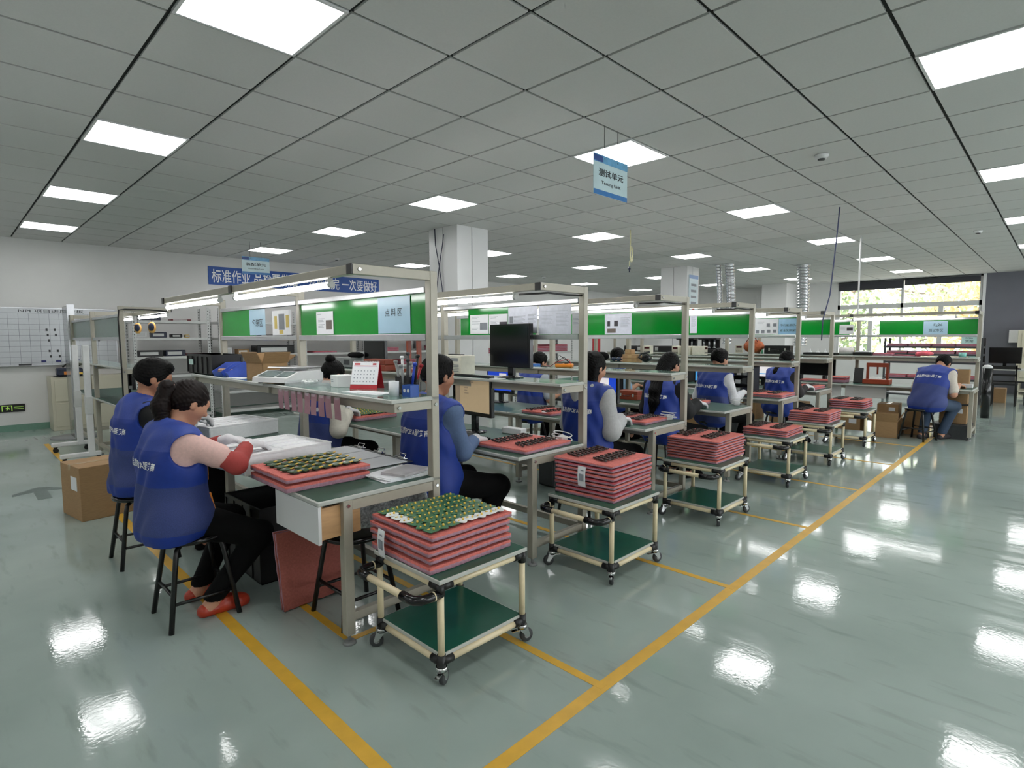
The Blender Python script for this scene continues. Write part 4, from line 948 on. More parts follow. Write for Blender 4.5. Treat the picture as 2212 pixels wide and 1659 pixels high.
for k in range(9): b.cyl((-.04+.01*k, -.045, 0), (-.04+.01*k, -.045, .09), .0012, n=5).cyl((-.04+.01*k, .045, 0), (-.04+.01*k, .045, .09), .0012, n=5).cyl((-.04, -.045+.011*k, 0), (-.04, -.045+.011*k, .09), .0012, n=5).cyl((.04, -.045+.011*k, 0), (.04, -.045+.011*k, .09), .0012, n=5)
b.box(-.042, .042, -.047, .047, 0, .003)
for z in (.03, .06, .09): b.box(-.042, .042, -.047, -.044, z, z+.003).box(-.042, .042, .044, .047, z, z+.003).box(-.042, -.039, -.047, .047, z, z+.003).box(.039, .042, -.047, .047, z, z+.003)
b.build('basket', m_black, r); MB().box(-.041, .041, -.046, -.0455, .003, .09).box(-.041, .041, .0455, .046, .003, .09).box(-.041, -.0405, -.046, .046, .003, .09).box(.0405, .041, -.046, .046, .003, .09).build('mesh_wall', glass('black_mesh', '0c0c0d', .8, .5), r)
for k, (x, y, dx, dy, h, mm) in enumerate(((-.02, .02, -.02, .02, .17, m_grey), (0, .03, 0, .01, .19, m_white), (.02, .01, .01, .0, .16, m_grey), (-.01, -.01, -.01, -.03, .18, m_dgrey), (.02, -.03, .0, -.04, .2, m_black), (-.025, -.02, -.03, -.01, .15, m_grey), (.01, .0, .02, .03, .21, m_dgrey), (.025, -.015, .02, -.05, .15, m_red), (.0, -.035, -.01, -.05, .16, m_blue))):
    MB().cyl((x, y, .006), (x+dx, y+dy, h), .006, .007, 8).sph((x+dx, y+dy, h), .012, 8).build('tool', mm, r)
for k in range(9):
    y = .375-k*.088+(.004 if k % 2 else -.003)
    r = thing('paper_slip', 'pink ruled paper slip hanging under the front shelf, %s from the aisle' % ORD[9-k], 'paper slip', (.617, y, SZ-.025), 0, 'pink slips under the front shelf')
    b = MB(); rr = [[V((-.002-.002*math.sin(j*.7+k), s*.034+.0015*math.sin(j*.5+k), -.118*j/5)) for s in (-1, 0, 1)] for j in range(6)]
    b.rings(rr, cap=False, closed=False); b.build('slip', mat('pink_paper', '96707a', .6, 0, .05), r); bx(-.004, .002, -.02, .02, -.012, .003).build('tape', m_clear, r)
for (x, y, z, w, nm) in ((.452, -1.02, .575, 1, 'front'), (1.762, -1.10, .645, 1, 'second')):
    b = MB(); rr = [[V((-.004-.006*math.sin(j*.8), s*.031, -.12*j/4)) for s in (-1, 1)] for j in range(5)]; b.rings(rr, cap=False, closed=False)
    r = thing('hang_tag', 'white printed tag hanging down the stack on the %s trolley' % nm, 'tag', (x-.01, y, z), -.1)
    b.build('tag', m_paper, r); MB().box(-.013, -.011, -.018, .016, -.085, -.045).box(-.013, -.011, -.018, .004, -.025, -.02).build('print', m_inkgrey, r)

# ------------------------------------------------------------------ things on the other rows
def monitor(loc, rz, w, h, zb, label, screen=None, tilt=0):
    """loc is the foot on the table; the screen faces local -x"""
    r = thing('monitor', label, 'monitor', loc, rz); T = M.Translation((0, 0, zb)) @ M.Rotation(tilt, 4, 'Y')
    MB().lathe([(.001, 0), (.1, 0), (.1, .006), (.03, .014), (.001, .016)], n=24).box(.0, .03, -.03, .03, .01, zb+h*.4, .004).build('stand', m_blackg, r)
    c = MB().box(-.012, .025, -w/2, w/2, 0, h, .004, T).box(.02, .05, -w*.3, w*.3, h*.15, h*.8, .01, T).build('casing', m_blackg, r)
    s = bx(-.0135, -.012, -w/2+.018, w/2-.018, .03, h-.018, 0, T).build('screen', mat('screen_off', '08090a', .15, 0, .1) if screen is None else screen[0], c)
    if screen and len(screen) > 1:
        for (u0, u1, v0, v1, mm) in screen[1]:
            W_, H_ = w-.036, h-.048
            bx(-.0145, -.0134, W_/2-u1*W_, W_/2-u0*W_, .03+(1-v1)*H_, .03+(1-v0)*H_, 0, T).build('screen_window', mm, s)
    return r
scr = mat('screen_tan', 'a08c6e', .3, emit=.42, var=.03); scr_d = mat('screen_grey', '8a7a66', .3, emit=.3); scr_b = mat('screen_blue', '1b46c8', .3, emit=.5); scr_w = mat('screen_white', 'd8d2d4', .3, emit=.6)
monitor((2.06, -.20, SZ), -.12, .465, .315, .075, 'tall black monitor with a dark screen on the second bench shelf')
monitor((1.92, .05, TZ), -.06, .44, .305, .125, 'monitor showing a tan window on the second table', (scr, [(.02, .14, .1, .75, scr_d), (.17, .55, .12, .17, scr_d), (.28, .38, .3, .33, scr_d), (.28, .36, .38, .41, scr_d), (.28, .4, .46, .49, scr_d)]))
r = thing('keyboard', 'black keyboard in front of the tan screen', 'keyboard', (1.72, -.10, TZ), -.05)
bx(-.065, .065, -.19, .19, .002, .018, .004).build('body', m_black, r)
b = MB()
for i in range(5):
    for j in range(15): b.box(-.056+i*.022, -.038+i*.022, -.18+j*.024, -.16+j*.024, .018, .023)
b.build('keys', m_dgrey, r)
r = thing('power_adapter', 'white flat adapter box on the second table', 'adapter', (2.08, -.22, TZ), .1)
bx(-.035, .035, -.09, .09, 0, .042, .003).build('body', m_white, r); MB().tube([(0, -.09, .014), (.0, -.13, .01), (.02, -.2, .005), (.03, -.3, .005)], .003, 6).build('cable', m_white, r)
def charger(loc, label, rz=0):
    r = thing('charger', label, 'charger', loc, rz, 'white chargers on the tables')
    bx(-.028, .028, -.03, .03, 0, .045, .006).build('plug_block', m_white, r)
    pts = []
    for k in range(40):
        a = k*.42; q = .065+.012*math.sin(k*.7); pts.append((q*math.cos(a)*.8, q*math.sin(a), .015+.0014*k+.01*math.sin(a)))
    MB().tube(pts, .0035, 6).build('cable', m_white, r)
for i, x in enumerate((2.05, 3.47, 4.87)): charger((x, -.70, TZ), 'white charger with coiled cable at the post of the %s table' % NTH[i+1], i)
r = thing('instrument', 'cream benchtop instrument with vent slots on the second bench shelf', 'instrument', (2.02, .36, SZ), -.05)
bx(-.07, .07, -.15, .15, .008, .155, .005).build('case', mat('cream_plastic', 'd8d4c4', .5), r)
b = MB()
for k in range(5): b.box(-.072, -.07, -.12, .0, .03+k*.012, .036+k*.012)
b.box(-.072, -.07, -.11, -.02, .11, .135); b.build('vents', m_grey, r); MB().box(-.02, .02, -.08, .08, .155, .163).build('handle', m_black, r)
for x in (-.05, .05): MB().box(x-.01, x+.01, -.13, .13, 0, .009).build('foot', m_dgrey, r)
one('paper_sheet', 'white card lying at the foot of the tall black monitor', 'paper', bx(-.05, .05, -.05, .05, 0, .002), m_paper, (1.945, -.20, SZ), .3)
def multimeter(loc):
    r = thing('multimeter', 'orange multimeter with black leads on the third bench shelf', 'multimeter', loc, .5)
    bx(-.045, .045, -.085, .085, 0, .036, .008).build('case', m_orange, r); bx(-.03, .03, .015, .07, .036, .038).build('display', m_dgrey, r); MB().cyl((0, -.02, .036), (0, -.02, .044), .02).build('dial', m_black, r)
    for k in range(3): MB().tube([(.0+.01*k, -.06, .036), (.03, -.04+.05*k, .08+.02*k), (.02, .08, .05), (-.02, .14, .006), (.04, .2+.02*k, .006)], .0035, 6).build('lead', m_black if k else m_red, r)
multimeter((3.42, .40, SZ))
monitor((3.36, -.06, TZ), -.05, .43, .29, .115, 'monitor with a blue desktop in front of the grey hoodie', (scr_b, [(.55, .8, .2, .5, scr_w)]))
monitor((3.42, 1.30, TZ), 0, .40, .27, .1, 'monitor with a blue desktop further along the third row', (scr_b, [(.5, .8, .15, .6, scr_w)]))
def tray(cx, cy, rz, n, h, label, where, a=.46, b_=.42, mods=True, nx=2, ny=9):
    z = TZ
    for k in range(n): foam((cx, cy, z+k*h), rz+.02*k, a, b_, h*.9, '%s %s' % ('pink foam sheet lying' if k == n-1 else 'lower pink foam sheet', where), None, int(cx*10), 0)
    if mods: modules_on(cx, cy, z+n*h-h*.1, where, ax=.2, by=.3, rot=rz, seed=int(cx*7), ny=ny)
tray(1.80, -.585, .05, 1, .03, '', 'on the second table before the screen')
tray(3.26, -.505, .04, 1, .03, '', 'on the third table by the hoodie sleeve', a=.42)
tray(3.12, .34, .0, 1, .03, '', 'on the third table left of the hoodie', a=.36, b_=.36, ny=7)
tray(4.62, -.28, .15, 1, .04, '', 'on the fourth table by the black sleeve', a=.42, b_=.36, ny=7)
tray(6.05, -.60, 0, 2, .022, '', 'on the fifth table', ny=8)
tray(7.40, -.56, 0, 2, .022, '', 'on the sixth table', ny=8)
one('paper_sheet', 'white tag lying over the edge of the tray left of the hoodie', 'paper', bx(-.05, .05, -.025, .025, 0, .0015), m_paper, (2.99, .27, TZ+.028), .4)
zt = TZ+.04; foam((1.78, 1.42, TZ), .05, .42, .5, .04, 'pink foam sheet in front of the worker with the hair bun', None, 3, 0)
rd = random.Random(9)
for i in range(6):
    for j in range(7): pcb((1.78-.15+i*.058, 1.42-.2+j*.064, zt-.001), rd.uniform(-.3, .3), 'green circuit board, %s row from the aisle, %s from the left, before the hair bun' % (ORD[j+1], ORD[i+1]), 'boards before the hair bun')
def tool_case(loc, rz, label, w=.16, d=.27, h=.1, m=None):
    r = thing('tool_case', label, 'tool case', loc, rz); bx(-w/2, w/2, -d/2, d/2, 0, h*.55, .004).build('base', m or m_redbrown, r); bx(-w/2, w/2, -d/2, d/2, h*.56, h, .004).build('lid', m or m_redbrown, r)
    for y in (-d*.3, d*.3): bx(-w/2-.006, -w/2, y-.012, y+.012, h*.35, h*.7).build('latch', m_chrome, r)
    MB().tube([(-w/2, -.03, h*.45), (-w/2-.02, -.03, h*.45), (-w/2-.02, .03, h*.45), (-w/2, .03, h*.45)], .005, 6).build('handle', m_black, r)
tool_case((4.64, .42, TZ), 0, 'red brown tool case on the fourth table')
tool_case((1.95, 1.36, SZ), -.1, 'red brown wooden case on the second bench shelf', .12, .42, .1)
r = thing('test_jig', 'dark red frame of a test jig standing on the brown case shelf', 'test jig', (2.07, 1.0, SZ), 0)
MB().box(-.06, .06, -.1, .1, 0, .02).build('base', m_redbrown, r)
for y in (-.085, .065): bx(-.02, .02, y, y+.02, .02, .33).build('column', m_redbrown, r)
MB().box(-.025, .025, -.09, .09, .29, .33).cyl((0, -.01, .2), (0, -.01, .29), .012).build('press_head', m_dgrey, r)
r = thing('instrument', 'grey box shaped instrument at the far end of the second bench shelf', 'instrument', (2.05, 2.05, SZ), 0)
bx(-.09, .09, -.16, .16, .006, .1, .004).build('case', m_grey, r); MB().box(-.092, -.09, -.13, -.02, .03, .08).build('panel', m_dgrey, r)
one('cloth', 'crumpled black bag on the grey instrument of the second bench', 'bag', MB().sph((0, 0, .025), .07, 14, (1, 1.6, .45)), m_black_cloth, (2.05, 1.95, SZ+.1))
monitor((2.09, 1.66, SZ), 0, .36, .22, .085, 'dark monitor behind the desk calendar on the second bench shelf')
# boxes and devices on the shelves further back
def psu(loc, rz, label, w=.12, d=.2, h=.145):
    r = thing('power_supply', label, 'power supply', loc, rz, 'cream power supplies'); bx(-d/2, d/2, -w/2, w/2, .006, h, .003).build('case', mat('cream_plastic', 'd8d4c4', .5), r)
    bx(-d/2-.003, -d/2, -w/2+.008, w/2-.008, .02, h-.01).build('front_panel', mat('psu_front', 'b9b3a2', .5), r); bx(-d/2-.005, -d/2-.003, -w*.35, w*.35, h*.66, h*.88).build('display', mat('display_red', '3a0f14', .2), r)
    for k in range(3): MB().cyl((-d/2-.012, -w*.28+k*w*.28, h*.3), (-d/2-.003, -w*.28+k*w*.28, h*.3), .009).build('knob', m_dgrey, r)
psu((7.56, 1.40, SZ), 0, 'cream power supply with a red display, left of two above the long loose hair')
psu((7.56, 1.22, SZ), 0, 'cream power supply with a red display, right of two above the long loose hair')
psu((7.54, 1.02, SZ), 1.57, 'cream power supply turned sideways beside the fourth bench post')
psu((7.56, 1.95, SZ), .3, 'white power supply with round sockets behind the brown cartons')
psu((9.04, 1.02, SZ), .35, 'cream power supply in front of the orange bag')
for k, (dx, dy, dz, w, d, h) in enumerate(((0, 0, 0, .12, .19, .045), (0, 0, .046, .12, .19, .045), (0, .03, .092, .09, .085, .055))):
    carton((4.83+dx, .53+dy, SZ+dz), .02*k, w, d, h, 'brown carton on the fourth bench shelf, %s of the pile' % ('bottom', 'middle', 'top')[k], group='brown cartons on the fourth bench shelf')
r = thing('headlamp', 'round black headlamp beside the brown cartons', 'headlamp', (4.80, .32, SZ), .2)
MB().lathe([(.001, -.05), (.045, -.05), (.05, .03), (.03, .04), (.001, .03)], n=20, T=M.Translation((0, 0, .055)) @ M.Rotation(-PI/2, 4, 'Y')).build('lamp_body', m_blackg, r); MB().tube([(0, .05, .03), (.02, .1, .06), (.05, .08, .1), (.05, -.02, .12)], .012, 8).build('strap', m_black, r)
one('goggles', 'dark blue safety goggles on the fourth bench shelf', 'goggles', MB().sph((0, .035, .03), .035, 12, (.8, 1, .8)).sph((0, -.035, .03), .035, 12, (.8, 1, .8)).tube([(0, .065, .03), (.08, .06, .03), (.1, 0, .03), (.08, -.06, .03), (0, -.065, .03)], .006, 6), mat('goggle_blue', '2b3448', .2), (4.80, .73, SZ), 0)
one('cloth', 'bundle of black cloth on the fourth bench shelf', 'cloth', MB().sph((0, 0, .06), .09, 14, (1, 1.2, .65)).sph((.03, .08, .045), .05, 12), m_black_cloth, (4.80, .95, SZ))
one('folder', 'blue and white folder lying on the third bench shelf', 'folder', MB().box(-.09, .09, -.13, .13, 0, .02, .002), mat('folder_blue', '3a6fc0', .4), (3.43, .93, SZ), .05)
def fixture(loc, label):
    r = thing('test_fixture', label, 'test fixture', loc, 0); bx(-.09, .09, -.18, .18, 0, .06, .004).build('base', m_black, r); bx(-.09, .09, -.18, .18, .24, .3, .01).build('top_plate', m_black, r)
    for y in (-.17, .15): bx(.05, .08, y, y+.02, .06, .24).build('column', m_black, r)
    bx(.07, .09, -.17, .17, .06, .24).build('back_plate', m_black, r)
    for k in range(3): MB().cyl((0, -.1+k*.1, .1), (0, -.1+k*.1, .24), .016).lathe([(.03, 0), (.012, .03)], (0, -.1+k*.1, .085), 12).build('plunger', m_alu, r)
fixture((9.05, 1.58, SZ), 'black test fixture with three plungers on the last shelf')
fixture((9.05, 2.02, SZ), 'black test fixture partly behind the fourth bench post')
r = thing('bag', 'orange brown woven bag on the last shelf', 'bag', (9.07, .78, SZ), 0)
MB().sph((0, 0, .12), .12, 14, (.7, 1.5, 1)).build('body', mat('orange_bag', 'a9562f', .6, 0, .3, 25, .5), r); MB().tube([(-.08, -.1, .2), (-.09, -.05, .27), (-.09, .05, .27), (-.08, .1, .2)], .008, 6).build('handle', m_redbrown, r)
tool_case((9.06, .36, SZ), 0, 'black hard case on the last shelf', .16, .42, .14, m_black)
one('bottle', 'small green bottle between the orange bag and the black case', 'bottle', MB().lathe([(.001, 0), (.018, 0), (.018, .05), (.008, .065), (.008, .08), (.001, .08)], n=14), mat('bottle_green', '3a7a5c', .3), (8.98, .60, SZ))
r = thing('label_stand', 'narrow white label stand beside the black hard case', 'label', (9.0, .08, SZ), 0); bx(-.002, .002, -.03, .03, .02, .13).build('card', m_paper, r); bx(-.02, .02, -.03, .03, 0, .02).build('foot', m_clear, r); text('lettering', '待测区', m_ink, r, face_T((-.003, 0, .075), (0, 0, -1), (0, -1, 0)) @ M.Rotation(0, 4, 'Z'), .075, .02)
r = thing('parts_tray', 'dark tray of white brackets on the last shelf', 'tray', (9.04, -.30, SZ), 0); MB().box(-.1, .1, -.24, .24, 0, .035, .004).build('tray', m_black, r)
for k in range(4): MB().lathe([(.028, 0), (.022, .01), (.006, .03), (.005, .06)], (0, -.17+k*.11, .035), 14).build('bracket', m_white, r)
r = thing('film_roll', 'roll of wrapping film on the last shelf beside the mid post', 'roll', (9.04, -.66, SZ), .1); MB().cyl((0, -.1, .06), (0, .1, .06), .06, n=20).build('roll', mat('film_white', 'cfcac8', .3, 0, .1), r); MB().cyl((0, -.105, .06), (0, .105, .06), .02).build('core', m_card, r)
# ------------------------------------------------------------------ the last bench, its cartons and the racks by the window
r = thing('test_jig', 'dark red test jig with upright posts on the last table', 'test jig', (8.86, -1.12, TZ), 0)
MB().box(-.1, .1, -.17, .17, 0, .07, .004).build('base', mat('jig_orange', 'a8452a', .4), r)
for y in (-.14, .11): bx(-.02, .02, y, y+.03, .07, .30).build('column', m_redbrown, r)
MB().box(-.03, .03, -.14, .14, .25, .31).cyl((0, 0, .14), (0, 0, .25), .012).build('press_head', m_redbrown, r); bx(-.05, .05, -.09, .09, .085, .1).build('plate', m_clear, r)
r = thing('panel_stand', 'black slanted panel leaning beside the dark red jig', 'panel', (8.9, -.86, TZ), 0); MB().box(-.01, .01, -.06, .06, 0, .23, .002, M.Rotation(.25, 4, 'Y')).build('panel', m_black, r); bx(-.05, .06, -.05, .05, 0, .01).build('foot', m_black, r)
carton((9.05, -2.02, TZ), .03, .22, .30, .24, 'taped cardboard carton under the shelf of the last bench')
one('paper_box', 'small white box at the end of the last table', 'box', bx(-.03, .03, -.06, .06, 0, .05, .003), m_white, (8.92, -2.16, TZ))
one('plastic_bag', 'pink plastic bag on the shelf over the hunched man', 'bag', MB().sph((0, 0, .04), .06, 14, (1, 1.7, .62)).sph((.0, .08, .03), .04, 12), mat('pink_bag', 'e0606e', .3, 0, .2, 20), (9.02, -1.66, SZ))
r = thing('tape_roll', 'teal roll of tape on the shelf end over the hunched man', 'tape roll', (9.0, -2.08, SZ), 0); MB().lathe([(.022, 0), (.042, 0), (.042, .06), (.022, .06), (.022, 0)], n=22).build('tape', mat('teal_tape', '8cc9c0', .3), r)
one('tape_roll', 'flat teal disc of tape next to the teal roll', 'tape roll', MB().lathe([(.015, 0), (.04, 0), (.04, .012), (.015, .012), (.015, 0)], n=22), mat('teal_tape', '8cc9c0', .3), (8.97, -2.18, SZ))
for k, (y, n) in enumerate(((-1.15, 2), (-1.42, 1))):
    for j in range(n): foam((9.04, y, SZ+.02*j), 0, .2, .24, .018, 'dark red foam sheet on the last bench shelf, %s' % (('left pile bottom', 'left pile top')[j] if k == 0 else 'beside the pink bag'), None, 5, 1)
r = thing('device', 'long black device with white film on top, last bench shelf', 'device', (9.02, -.895, SZ), 0); bx(-.1, .1, -.125, .125, 0, .05, .004).build('case', m_black, r); MB().box(-.08, .08, -.09, .1, .05, .065, .006).build('film', m_paper, r)
one('privacy_panel', 'white hanging modesty panel under the last table', 'panel', bx(-.008, .008, -.26, .26, 0, .17), m_panelw, (8.66, -1.02, .50))
one('privacy_panel', 'white modesty panel beside the sixth trolley', 'panel', bx(-.008, .008, -.1, .1, 0, .17), m_panelw, (8.66, -.60, .50))
carton((8.86, -1.29, .0), .05, .36, .34, .2, 'brown carton on the floor under the last table')
carton((8.87, -1.29, .20), .05, .32, .26, .22, 'brown carton with black arrow marks under the last table', lab=True)
carton((8.40, -1.33, 0), .15, .30, .30, .22, 'open brown carton with spread flaps before the last table', flaps=True)
carton((8.47, -.88, 0), .05, .32, .32, .27, 'tall brown carton left of the open carton', lab=True)
carton((8.95, -1.62, 0), 0, .3, .26, .36, 'brown carton behind the legs of the hunched man')
carton((9.0, -2.03, .2), 0, .3, .30, .26, 'brown carton with a white label at the end under the last table', lab=True)
carton((9.0, -2.03, .475), 0, .3, .30, .19, 'wide brown carton directly under the last table top')
one('shelf_board', 'dark board carrying the cartons under the last table', 'board', MB().box(-.2, .2, -.2, .2, .17, .195).box(-.19, -.16, -.19, .19, 0, .17).box(.16, .19, -.19, .19, 0, .17), m_dgrey, (8.94, -2.03, 0))
one('shelf_board', 'upper dark board between the cartons under the last table', 'board', MB().box(-.19, .19, -.18, .18, .462, .474).box(.165, .185, -.18, -.16, .195, .462).box(.165, .185, .16, .18, .195, .462), m_dgrey, (8.94, -2.03, 0))
def rack(x0, x1, y0, y1, zs, H, label, mm=None, sides=True):
    r = thing('steel_rack', label, 'rack', ((x0+x1)/2, (y0+y1)/2, 0), 0, 'steel racks'); a, b_ = (x1-x0)/2, (y1-y0)/2; w = .04
    for sx in (-1, 1):
        for sy in (-1, 1):
            u = MB(); u.m(0).box(min(sx*a, sx*(a-w)), max(sx*a, sx*(a-w)), sy*b_-.002, sy*b_+.002, 0, H).box(sx*a-.002, sx*a+.002, min(sy*b_, sy*(b_-w)), max(sy*b_, sy*(b_-w)), 0, H); u.m(1)
            z = .06
            while z < H-.03: u.box(sx*(a-w/2)-.006, sx*(a-w/2)+.006, sy*b_-.003, sy*b_+.003, z, z+.018).box(sx*a-.003, sx*a+.003, sy*(b_-w/2)-.006, sy*(b_-w/2)+.006, z, z+.018); z += .05
            u.build('upright', [mm or m_lgrey, m_dgrey], r)
    for z in zs: MB().box(-a+.003, a-.003, -b_+.003, b_-.003, z-.04, z, .002).build('shelf', mm or m_lgrey, r)
    return r
RZ = [.12, .46, .80, 1.11, 1.42, 1.70]
for k, (x0, x1) in enumerate(((1.32, 2.45), (2.6, 4.05), (4.15, 5.6), (5.7, 7.15), (7.25, 8.7))):
    rack(x0, x1, 7.5, 8.0, RZ, 1.93, 'grey slotted steel rack along the left wall, %s from the whiteboard' % ORD[k+1])
rack(5.3, 6.7, 4.4, 4.85, [.12, .46, .80, 1.11, 1.42], 1.5, 'grey steel rack standing free behind the front column')
rack(7.3, 8.6, 4.4, 4.85, [.12, .46, .80, 1.11, 1.42], 1.5, 'second grey steel rack standing free behind the front column')
m_case = mat('case_navy', '20263c', .4)
def dev(x, y, z, w, d, h, label, m, cat='device', name='device', face=None):
    r = thing(name, label, cat, (x, y, z), random.uniform(-.08, .08)); bx(-w/2, w/2, -d/2, d/2, 0, h, min(.008, h*.2)).build('case', m, r); bx(-w*.4, w*.3, -d/2-.003, -d/2, h*.25, h*.75).build('front_panel', face or m_lgrey, r); return r
items = [(1.60, RZ[5], .30, .2, .13, 'navy hard case on the top shelf of the first rack', m_case), (2.05, RZ[5], .3, .25, .03, 'flat dark red tray on the top shelf of the first rack', mat('tray_red', '6a2a30', .5)),
         (1.46, RZ[4], .16, .2, .1, 'white carton with a dark picture on the first rack', m_white), (1.72, RZ[4], .22, .2, .09, 'small blue instrument on the first rack', m_case), (1.98, RZ[4], .16, .15, .06, 'flat black box on the first rack', m_black), (2.15, RZ[4], .07, .07, .05, 'yellow tape reel on the first rack', m_yellow),
         (1.58, RZ[3], .36, .25, .1, 'black hard case with a label on the first rack', m_black), (1.94, RZ[3], .3, .22, .1, 'navy blue tool box on the first rack', m_case), (2.26, RZ[3], .28, .2, .04, 'red and white flat box on the first rack', m_red),
         (1.62, RZ[2], .4, .3, .08, 'white flat instrument low on the first rack', m_white), (2.78, RZ[3], .14, .2, .13, 'stack of white books on the second rack', m_paper), (3.05, RZ[3], .2, .2, .1, 'brown box on the second rack', m_card), (3.62, RZ[3], .70, .3, .16, 'long black panel box with knobs on the second rack', m_black),
         (3.62, RZ[4], .7, .3, .05, 'low black rack unit on the second rack', m_black), (3.0, RZ[2], .34, .3, .18, 'brown carton low on the second rack', m_card)]
for (x, z, w, d, h, lb, m) in items: dev(max(x, 1.32+w/2+.05), 7.72, z, w, d, h, lb, m)
q = 0
for (x, z, n, nm) in ((3.55, RZ[2], 2, 'low on the second rack'), (4.6, RZ[3], 1, 'on the third rack'), (5.15, RZ[4], 2, 'high on the third rack'), (6.1, RZ[3], 3, 'on the fourth rack'), (6.7, RZ[2], 4, 'low on the fourth rack'), (7.6, RZ[3], 4, 'on the fifth rack'), (8.2, RZ[4], 2, 'high on the fifth rack')):
    for k in range(n): foam((x, 7.75, z+k*.03), 0, .5, .4, .028, 'red foam sheet %s, %s from below' % (nm, ORD[k+1]), 'red foam sheets on the racks', q, 1); q += 1
for (x, z, n, nm) in ((5.7, 1.11, 4, 'on the first free rack'), (6.3, 1.11, 3, 'at the end of the first free rack'), (7.65, 1.11, 4, 'on the second free rack'), (8.2, 1.11, 5, 'at the end of the second free rack'), (5.9, .8, 4, 'low on the first free rack'), (7.9, .8, 4, 'low on the second free rack')):
    for k in range(n): foam((x, 4.62, z+k*.03), 0, .5, .4, .028, 'red foam sheet %s, %s from below' % (nm, ORD[k+1]), 'red foam sheets on the racks', q, 1); q += 1
r = thing('board_panel', 'dark red upright board seen behind the grey hoodie', 'board', (7.0, 2.62, 0), 0); bx(-.1, .1, -.01, .01, .95, 1.45).build('board', m_red, r)
for x in (-.09, .07): bx(x, x+.02, -.012, .012, 0, .95).build('leg', m_lgrey, r)
bx(-.2, .2, -.12, .12, 0, .02).build('foot', m_lgrey, r)
# racks by the window with red trays and white papers
rack(13.9, 14.4, -1.9, -.2, [.15, .5, .85, 1.02, 1.18], 1.35, 'dark steel rack of red trays in front of the window', m_dgrey)
for zi, z in enumerate((.5, .85, 1.02, 1.18)):
    for k in range(4):
        for j in range(2): foam((14.13, -1.66+k*.41, z+.03*j), 0, .40, .38, .027, 'red tray %s on %s of the window rack, %s layer' % (ORD[k+1]+' from the aisle', ('the bottom shelf', 'the second shelf', 'the third shelf', 'the top shelf')[zi], ('lower', 'upper')[j]), 'red trays on the window rack', k, 1)
        if zi > 0: one('paper_sheet', 'white paper on red tray %s from the aisle, %s of the window rack' % (ORD[k+1], ('', 'second shelf', 'third shelf', 'top shelf')[zi]), 'paper', bx(-.14, .14, -.15, .15, 0, .003), m_paper, (14.13, -1.66+k*.41, z+.058), 0, 'papers on the window rack')
r = thing('black_bin', 'tall black bin with a white lid behind the last bench', 'bin', (11.6, -2.16, 0), 0); MB().lathe([(.001, 0), (.06, 0), (.07, .85), (.001, .85)], n=24).build('body', m_blackg, r); MB().lathe([(.07, .85), (.07, .87), (.045, .9), (.001, .91)], n=24).build('lid', m_white, r)
r = thing('computer_desk', 'small desk with black legs by the slate wall', 'desk', (14.6, -2.25, 0), 0); bx(-.3, .3, -.35, .35, .69, .715, .003).build('desktop', m_edge, r)
for x in (-.27, .24):
    for y in (-.32, .29): bx(x, x+.03, y, y+.03, 0, .69).build('leg', m_blackmetal, r)
MB().box(-.27, .27, -.32, -.29, .3, .33).box(-.27, .27, .29, .32, .3, .33).box(-.27, -.24, -.3, .3, .45, .48).build('frame', m_blackmetal, r)
monitor((14.65, -2.2, .715), 0, .52, .33, .11, 'wide dark monitor on the desk by the slate wall')
r = thing('keyboard', 'dark keyboard on the desk by the slate wall', 'keyboard', (14.43, -2.25, .715), 0); bx(-.07, .07, -.22, .22, 0, .02, .003).build('body', m_dgrey, r); bx(-.06, .06, -.2, .2, .02, .026).build('keys', m_black, r)
r = thing('chair', 'black chair with a ladder back before the corner desk', 'chair', (14.08, -2.25, 0), 0); bx(-.2, .2, -.2, .2, .42, .46, .01).build('seat', m_black, r)
for x in (-.19, .17):
    for y in (-.19, .17): bx(x, x+.025, y, y+.025, 0, .42 if x > 0 else .82).build('leg', m_blackmetal, r)
MB().box(-.19, -.165, -.19, .19, .6, .64).box(-.19, -.165, -.19, .19, .74, .8).build('backrest', m_blackmetal, r)
carton((14.75, -2.05, 0), 0, .3, .4, .3, 'brown carton under the corner desk')
r = thing('steel_cabinet', 'cream steel test cabinet at the right edge by the slate wall', 'cabinet', (16.7, -3.05, 0), 0)
bx(-.4, .4, -.75, .75, .35, 1.52, .01).build('body', m_cabinet, r); d = MB().box(-.42, -.4, -.3, .68, .45, 1.45, .005).build('door', m_cabinet, r); MB().box(-.45, -.42, .5, .62, .92, .98).build('handle', m_alu, d)
for x in (-.38, .34):
    for y in (-.72, .68): bx(x, x+.04, y, y+.04, .05, .35).build('leg', m_cabinet, r); 
MB().box(-.38, .38, -.72, .72, .12, .15).box(-.4, -.3, .6, .72, 0, .05).box(.3, .4, .6, .72, 0, .05).box(-.4, -.3, -.72, -.6, 0, .05).box(.3, .4, -.72, -.6, 0, .05).build('base_shelf', m_cabinet, r)
carton((16.6, -2.75, 1.52), 0, .4, .5, .16, 'brown carton on top of the cream steel cabinet')
r = thing('wall_box', 'white box with a round red sign on the slate wall', 'box', (XW-.1, -2.35, 1.23), 0); bx(-.08, .1, -.25, .25, 0, .3, .004).build('body', m_white, r)
MB().lathe([(.085, 0), (.085, .004), (.065, .004), (.065, 0), (.085, 0)], n=24, T=M.Translation((-.081, -.03, .13)) @ M.Rotation(-PI/2, 4, 'Y')).cbox((-.083, -.03, .13), (.003, .12, .02)).build('sign_ring', m_red, r)
